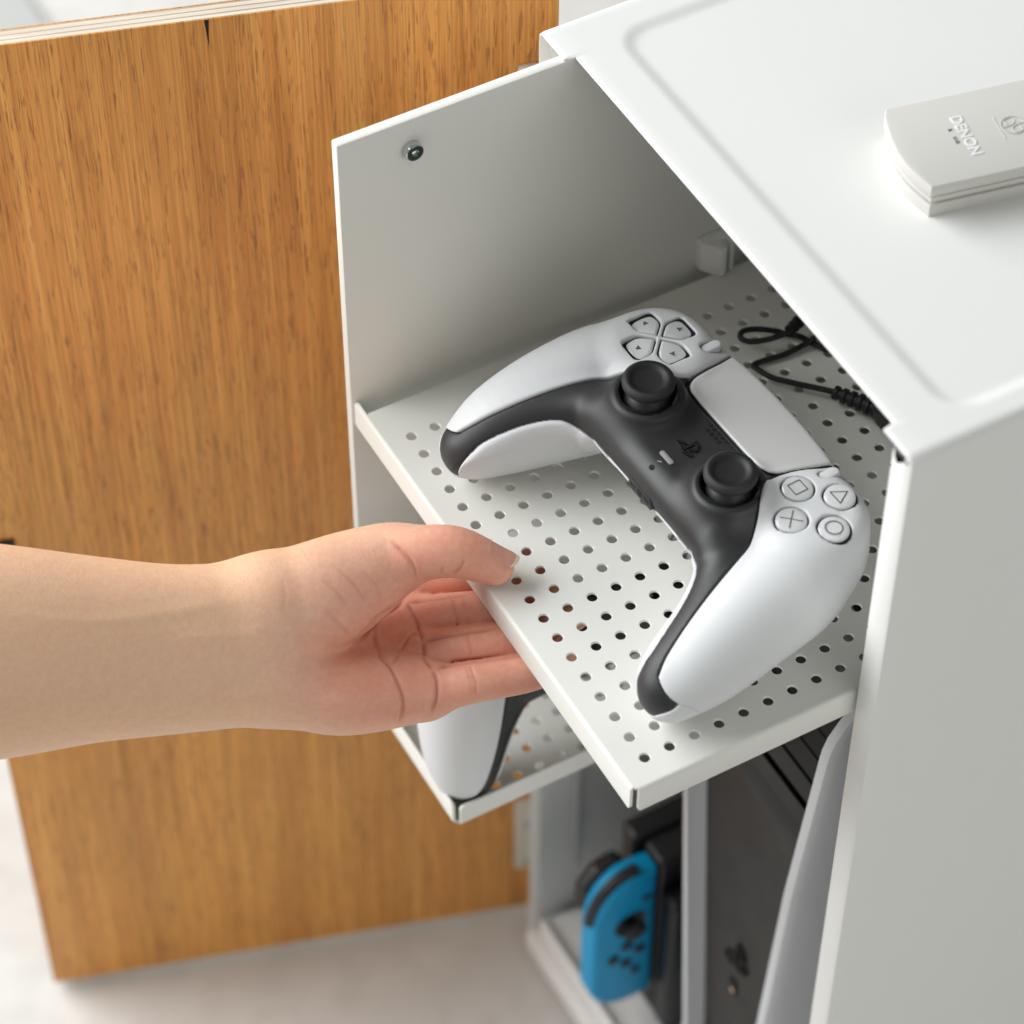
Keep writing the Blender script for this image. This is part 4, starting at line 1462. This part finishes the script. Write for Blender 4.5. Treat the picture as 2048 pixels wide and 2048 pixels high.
CREASES = [
    (0.55, 0.70, [(-0.4, -61.8), (6.6, -60.7), (15.1, -59.5), (23.9, -58.1)]),
    (0.55, 0.70, [(5.0, -75.5), (13.2, -73.3), (21.6, -71.8), (32.7, -70.2)]),
    (0.55, 0.70, [(9.8, -84.7), (17.6, -82.6), (27.0, -81.4), (41.6, -79.5)]),
    (0.90, 1.00, [(-17.9, -75.0), (-15.1, -72.0), (-12.6, -69.3), (-10.2, -66.5), (-5.5, -63.5), (-1.2, -60.1)]),
    (0.60, 0.80, [(-12.9, -69.9), (-12.5, -74.7), (-9.9, -79.8), (-5.9, -83.4), (-3.0, -88.9), (-1.3, -95.0), (-1.7, -100.5), (-3.2, -103.8)]),
    (0.40, 0.70, [(-5.5, -83.3), (-2.3, -77.4), (0.5, -73.1), (4.7, -72.3)]),
    (0.70, 0.80, [(-0.7, -61.8), (1.1, -65.0), (3.5, -70.3), (4.9, -75.5)]),
    (0.60, 0.80, [(4.9, -75.5), (5.9, -80.0), (9.3, -84.5)]),
    (0.60, 0.80, [(9.4, -84.8), (10.9, -89.1), (10.5, -95.1), (8.4, -100.9)]),
    (0.30, 0.60, [(16.2, -59.6), (16.9, -65.0), (18.0, -71.1)]),
    (0.20, 0.50, [(19.9, -59.0), (20.7, -64.5), (21.6, -70.6)]),
    (0.30, 0.60, [(21.5, -71.8), (22.4, -76.2), (23.0, -80.8)]),
    (0.30, 0.60, [(22.4, -83.2), (24.4, -88.2), (24.6, -94.0)]),
    (0.20, 0.50, [(21.0, -83.4), (22.9, -88.2), (23.2, -94.0)]),
    (0.45, 0.80, [(-4.9, -38.9), (0.4, -44.1), (2.7, -48.0), (3.1, -51.9)]),
    (0.35, 0.70, [(20.6, -45.4), (18.8, -48.6), (16.0, -50.9)]),
    (0.20, 0.60, [(13.4, -47.9), (11.8, -50.9)]),
    (0.07, 0.90, [(-42.8, -51.8), (-41.9, -58.0), (-42.5, -64.1)]),
    (0.06, 0.90, [(-52.1, -70.1), (-46.9, -70.9), (-40.0, -70.2)]),
    (0.06, 1.00, [(-41.3, -74.2), (-42.4, -79.4), (-44.4, -85.6)]),
    (0.15, 0.80, [(-29.8, -51.7), (-24.5, -55.8), (-20.5, -61.0)]),
    (0.15, 0.80, [(-23.7, -48.6), (-18.0, -53.8), (-14.0, -60.1)]),
    (0.18, 0.70, [(-28.8, -62.0), (-24.6, -67.2), (-19.9, -72.2)]),
    (0.12, 0.70, [(-15.6, -48.7), (-10.5, -53.9), (-8.5, -59.2)]),
]
FLUSH = [(-24.6, -92.0, 20, 0.55), (-34.1, -86.9, 14, 0.2), (-11.2, -95.2, 12, 0.6), (-19.7, -55.9, 18, 0.45), (-23.7, -67.3, 14, 0.25), (3.0, -88.5, 12, 0.7), (21.7, -77.3, 20, 0.9), (37.5, -83.3, 16, 0.95), (12.9, -57.7, 14, 0.8), (-1.7, -71.3, 12, 0.65), (31.1, -50.8, 9, 0.75), (20.7, -47.7, 9, 0.55), (-4.3, -41.5, 10, 0.3), (6.1, -39.3, 12, 0.3)]


def to_hand(p):
    return HB @ np.array(p[:3], float)


def build_hand():
    h = 0.6
    chains = [ARM_R, ARM_U, THENAR, THUMB, HYPO, PALM_A, PALM_B, PALM_C, PALM_D, INDEX, MIDDLE, RING, PINKY]
    allp = np.array([np.concatenate([to_hand(p), [p[3]]]) for c in chains for p in c])
    lo = (allp[:, :3] - allp[:, 3:]).min(0) - 4
    hi = (allp[:, :3] + allp[:, 3:]).max(0) + 4
    n = np.ceil((hi - lo) / h).astype(int)
    ax = [(lo[k] + h * np.arange(n[k])).astype(np.float32) for k in range(3)]

    def field():
        return np.full(tuple(n), 60.0, np.float32)

    def add(F, chain, k):
        ch = fine_chain(chain, 5)
        P_ = np.array([to_hand(c) for c in ch])
        m = max(c[3] for c in ch) + 14
        l0 = np.maximum(((P_.min(0) - m - lo) / h).astype(int), 0)
        l1 = np.minimum(((P_.max(0) + m - lo) / h).astype(int) + 1, n)
        S = tuple(slice(l0[q], l1[q]) for q in range(3))
        G = np.full(tuple(l1 - l0), 60.0, np.float32)
        for a, b in zip(ch[:-1], ch[1:]):
            pa, pb = to_hand(a), to_hand(b)
            m = max(a[3], b[3]) + 14
            k0 = np.maximum(((np.minimum(pa, pb) - m - lo) / h).astype(int), l0)
            k1 = np.minimum(((np.maximum(pa, pb) + m - lo) / h).astype(int) + 1, l1)
            X, Y, Z = (ax[q][k0[q]:k1[q]] for q in range(3))
            d = cone_d(X[:, None, None], Y[None, :, None], Z[None, None, :], pa, pb, a[3], b[3]).astype(np.float32)
            s_ = tuple(slice(k0[q] - l0[q], k1[q] - l0[q]) for q in range(3))
            G[s_] = np.minimum(G[s_], d)
        F[S] = smin(F[S], G, k)
        return F
    palm = field()
    for c, k in ((ARM_R, 10), (ARM_U, 10), (HYPO, 9), (PALM_A, 7), (PALM_B, 7), (PALM_C, 6), (PALM_D, 6)):
        palm = add(palm, c, k)
    thumb = add(field(), THENAR + THUMB[1:], 3.0)
    thumb = add(thumb, THENAR_B, 9.0)
    kk = (2.2 + 8.0 * (1 - sstep(-52, -24, ax[0])))[:, None, None].astype(np.float32)
    palm = smin(palm, thumb, kk)
    fingers = field()
    for c in (INDEX, MIDDLE, RING, PINKY):
        fingers = smin(fingers, add(field(), c, 2.5), 0.5)
    F = smin(palm, fingers, 4.0)
    V, Q = surface_net(F, lo, h)
    # normals from the field
    ii = np.clip(((V - lo) / h).astype(int), 1, np.array(F.shape) - 2)
    g = np.stack([F[ii[:, 0] + 1, ii[:, 1], ii[:, 2]] - F[ii[:, 0] - 1, ii[:, 1], ii[:, 2]],
                  F[ii[:, 0], ii[:, 1] + 1, ii[:, 2]] - F[ii[:, 0], ii[:, 1] - 1, ii[:, 2]],
                  F[ii[:, 0], ii[:, 1], ii[:, 2] + 1] - F[ii[:, 0], ii[:, 1], ii[:, 2] - 1]], 1)
    g /= np.linalg.norm(g, axis=1)[:, None] + 1e-9
    Wd = V @ HB                                        # back to world
    nw = g @ HB
    # relax the mesh a little
    for _ in range(3):
        acc = np.zeros_like(Wd)
        cnt = np.zeros(len(Wd))
        for k in range(4):
            np.add.at(acc, Q[:, k], Wd[Q[:, (k + 1) % 4]])
            np.add.at(cnt, Q[:, k], 1)
        m = cnt > 0
        Wd[m] = 0.5 * Wd[m] + 0.5 * acc[m] / cnt[m, None]
    a, b = Wd @ E1, Wd @ E2
    facing = np.clip((nw @ E3) * 2.0, 0, 1)
    flush = np.full(len(Wd), 0.0)
    dep = np.zeros(len(Wd))
    crs = np.zeros(len(Wd))
    for depth, sig, pts in CREASES:
        best = np.full(len(Wd), 1e9)
        P = catmull([np.array(p) for p in pts], 4)
        tl = np.zeros(len(Wd))
        for i, (p, q) in enumerate(zip(P[:-1], P[1:])):
            d = q - p
            t = np.clip(((a - p[0]) * d[0] + (b - p[1]) * d[1]) / (d @ d + 1e-9), 0, 1)
            dd = (a - p[0] - t * d[0]) ** 2 + (b - p[1] - t * d[1]) ** 2
            w = dd < best
            best = np.where(w, dd, best)
            tl = np.where(w, (i + t) / (len(P) - 1), tl)
        taper = np.clip(np.minimum(tl, 1 - tl) * 6 + 0.15, 0, 1)
        e = np.exp(-best / (2 * (0.62 * sig) ** 2)) * taper
        dep = np.maximum(dep, 1.7 * depth * e)
        crs = np.maximum(crs, min(1.0, depth * 1.6) * np.exp(-best / (2 * (0.55 * sig + 0.12) ** 2)) * taper)  # mask for redness and painted shade along creases and between the fingers
        flush += 0.45 * min(1, depth) * np.exp(-best / (2 * (sig * 1.6) ** 2)) * taper
    for depth, sig, pts in RIDGES:
        best = np.full(len(Wd), 1e9)
        P = catmull([np.array(p) for p in pts], 4)
        tl = np.zeros(len(Wd))
        for i, (p, q) in enumerate(zip(P[:-1], P[1:])):
            d = q - p
            t = np.clip(((a - p[0]) * d[0] + (b - p[1]) * d[1]) / (d @ d + 1e-9), 0, 1)
            dd = (a - p[0] - t * d[0]) ** 2 + (b - p[1] - t * d[1]) ** 2
            w = dd < best
            best = np.where(w, dd, best)
            tl = np.where(w, (i + t) / (len(P) - 1), tl)
        dep -= depth * np.exp(-best / (2 * sig * sig)) * np.clip(np.minimum(tl, 1 - tl) * 4, 0, 1)
    Wd -= nw * (dep * facing)[:, None]
    for fa, fb, s, w in FLUSH:
        flush += w * np.exp(-((a - fa) ** 2 + (b - fb) ** 2) / (2 * s * s)) * 0.65
    flush += 0.35 * sstep(0, 14, a)
    flush = np.clip(flush, 0, 0.95)
    base = (-100, -55, -10)
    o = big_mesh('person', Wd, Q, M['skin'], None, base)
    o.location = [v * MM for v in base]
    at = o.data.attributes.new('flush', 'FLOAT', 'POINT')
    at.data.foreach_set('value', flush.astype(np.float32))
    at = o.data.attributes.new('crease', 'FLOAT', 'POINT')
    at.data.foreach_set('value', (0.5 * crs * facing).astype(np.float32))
    tag(o, "person's bare forearm and hand, palm up under the shelf with the thumb resting on top", 'person')
    # thumb nail: a curved patch on the last joint
    p0, p1 = np.array(THUMB[2][:3]), np.array(THUMB[3][:3])
    ax_ = (p1 - p0) / np.linalg.norm(p1 - p0)
    up = 0.80 * np.array([0.369, 0.662, 0.653]) + 0.52 * np.array([-0.32, -0.569, 0.7575])
    up -= ax_ * (up @ ax_)
    up /= np.linalg.norm(up)
    sd = np.cross(ax_, up)
    Vn, Fn, mats = [], [], []
    nu, nv = 19, 15

    def skin_r(c, d):
        rr_ = np.arange(3.0, 13.0, 0.05)
        q = (c + rr_[:, None] * d) @ HB.T
        k_ = np.clip(np.round((q - lo) / h).astype(int), 0, np.array(F.shape) - 1)
        f_ = F[k_[:, 0], k_[:, 1], k_[:, 2]]
        w_ = np.where(f_ > 0)[0]
        return float(rr_[w_[0]]) - float(f_[w_[0]]) if len(w_) else 8.0
    RR = np.zeros((nu, nv))
    geo = {}
    for i in range(nu):
        s = i / (nu - 1)
        along = -6.4 + 13.8 * s                        # mm from the tip-joint centre, along the axis
        half = math.radians(55) * (1 - 0.22 * max(0, (s - 0.6) / 0.4) ** 2) * (1 - 0.40 * max(0, (0.2 - s) / 0.2) ** 2)
        for j in range(nv):
            w = -1 + 2 * j / (nv - 1)
            dd_ = up * math.cos(half * w) + sd * math.sin(half * w)
            RR[i, j] = skin_r(p1 + ax_ * min(along, 2.5), dd_)
            geo[i, j] = (s, along, w, dd_)
    for _ in range(6):
        Pd = np.pad(RR, 1, mode='edge')
        RR = (Pd[:-2, 1:-1] + Pd[2:, 1:-1] + Pd[1:-1, :-2] + Pd[1:-1, 2:] + 2 * RR) / 6
    for i in range(nu):
        for j in range(nv):
            s, along, w, dd_ = geo[i, j]
            ex = max(0.0, along - 2.5)
            rr = RR[i, j] + 0.30 - 0.45 * abs(w) ** 4 - 0.035 * ex ** 2 - (0.8 if i == 0 else 0.25 if i == 1 else 0.0)
            end = along - 1.8 * w * w * max(0, (s - 0.5) * 2)   # rounded free edge
            Vn.append(tuple(p1 + ax_ * end + dd_ * rr))
    for i in range(nu - 1):
        for j in range(nv - 1):
            k = i * nv + j
            Fn.append((k, k + 1, k + nv + 1, k + nv))
            mats.append(1 if i >= nu - 3 else 0)
    nail = mesh_obj('thumb_nail', Vn, Fn, M['nail'], o, base, True)
    nail.data.materials.append(M['nail_tip'])
    nail.data.polygons.foreach_set('material_index', mats)
    so = nail.modifiers.new('thickness', 'SOLIDIFY')
    so.thickness = 0.0005
    so.offset = -1
    return o


build_hand()
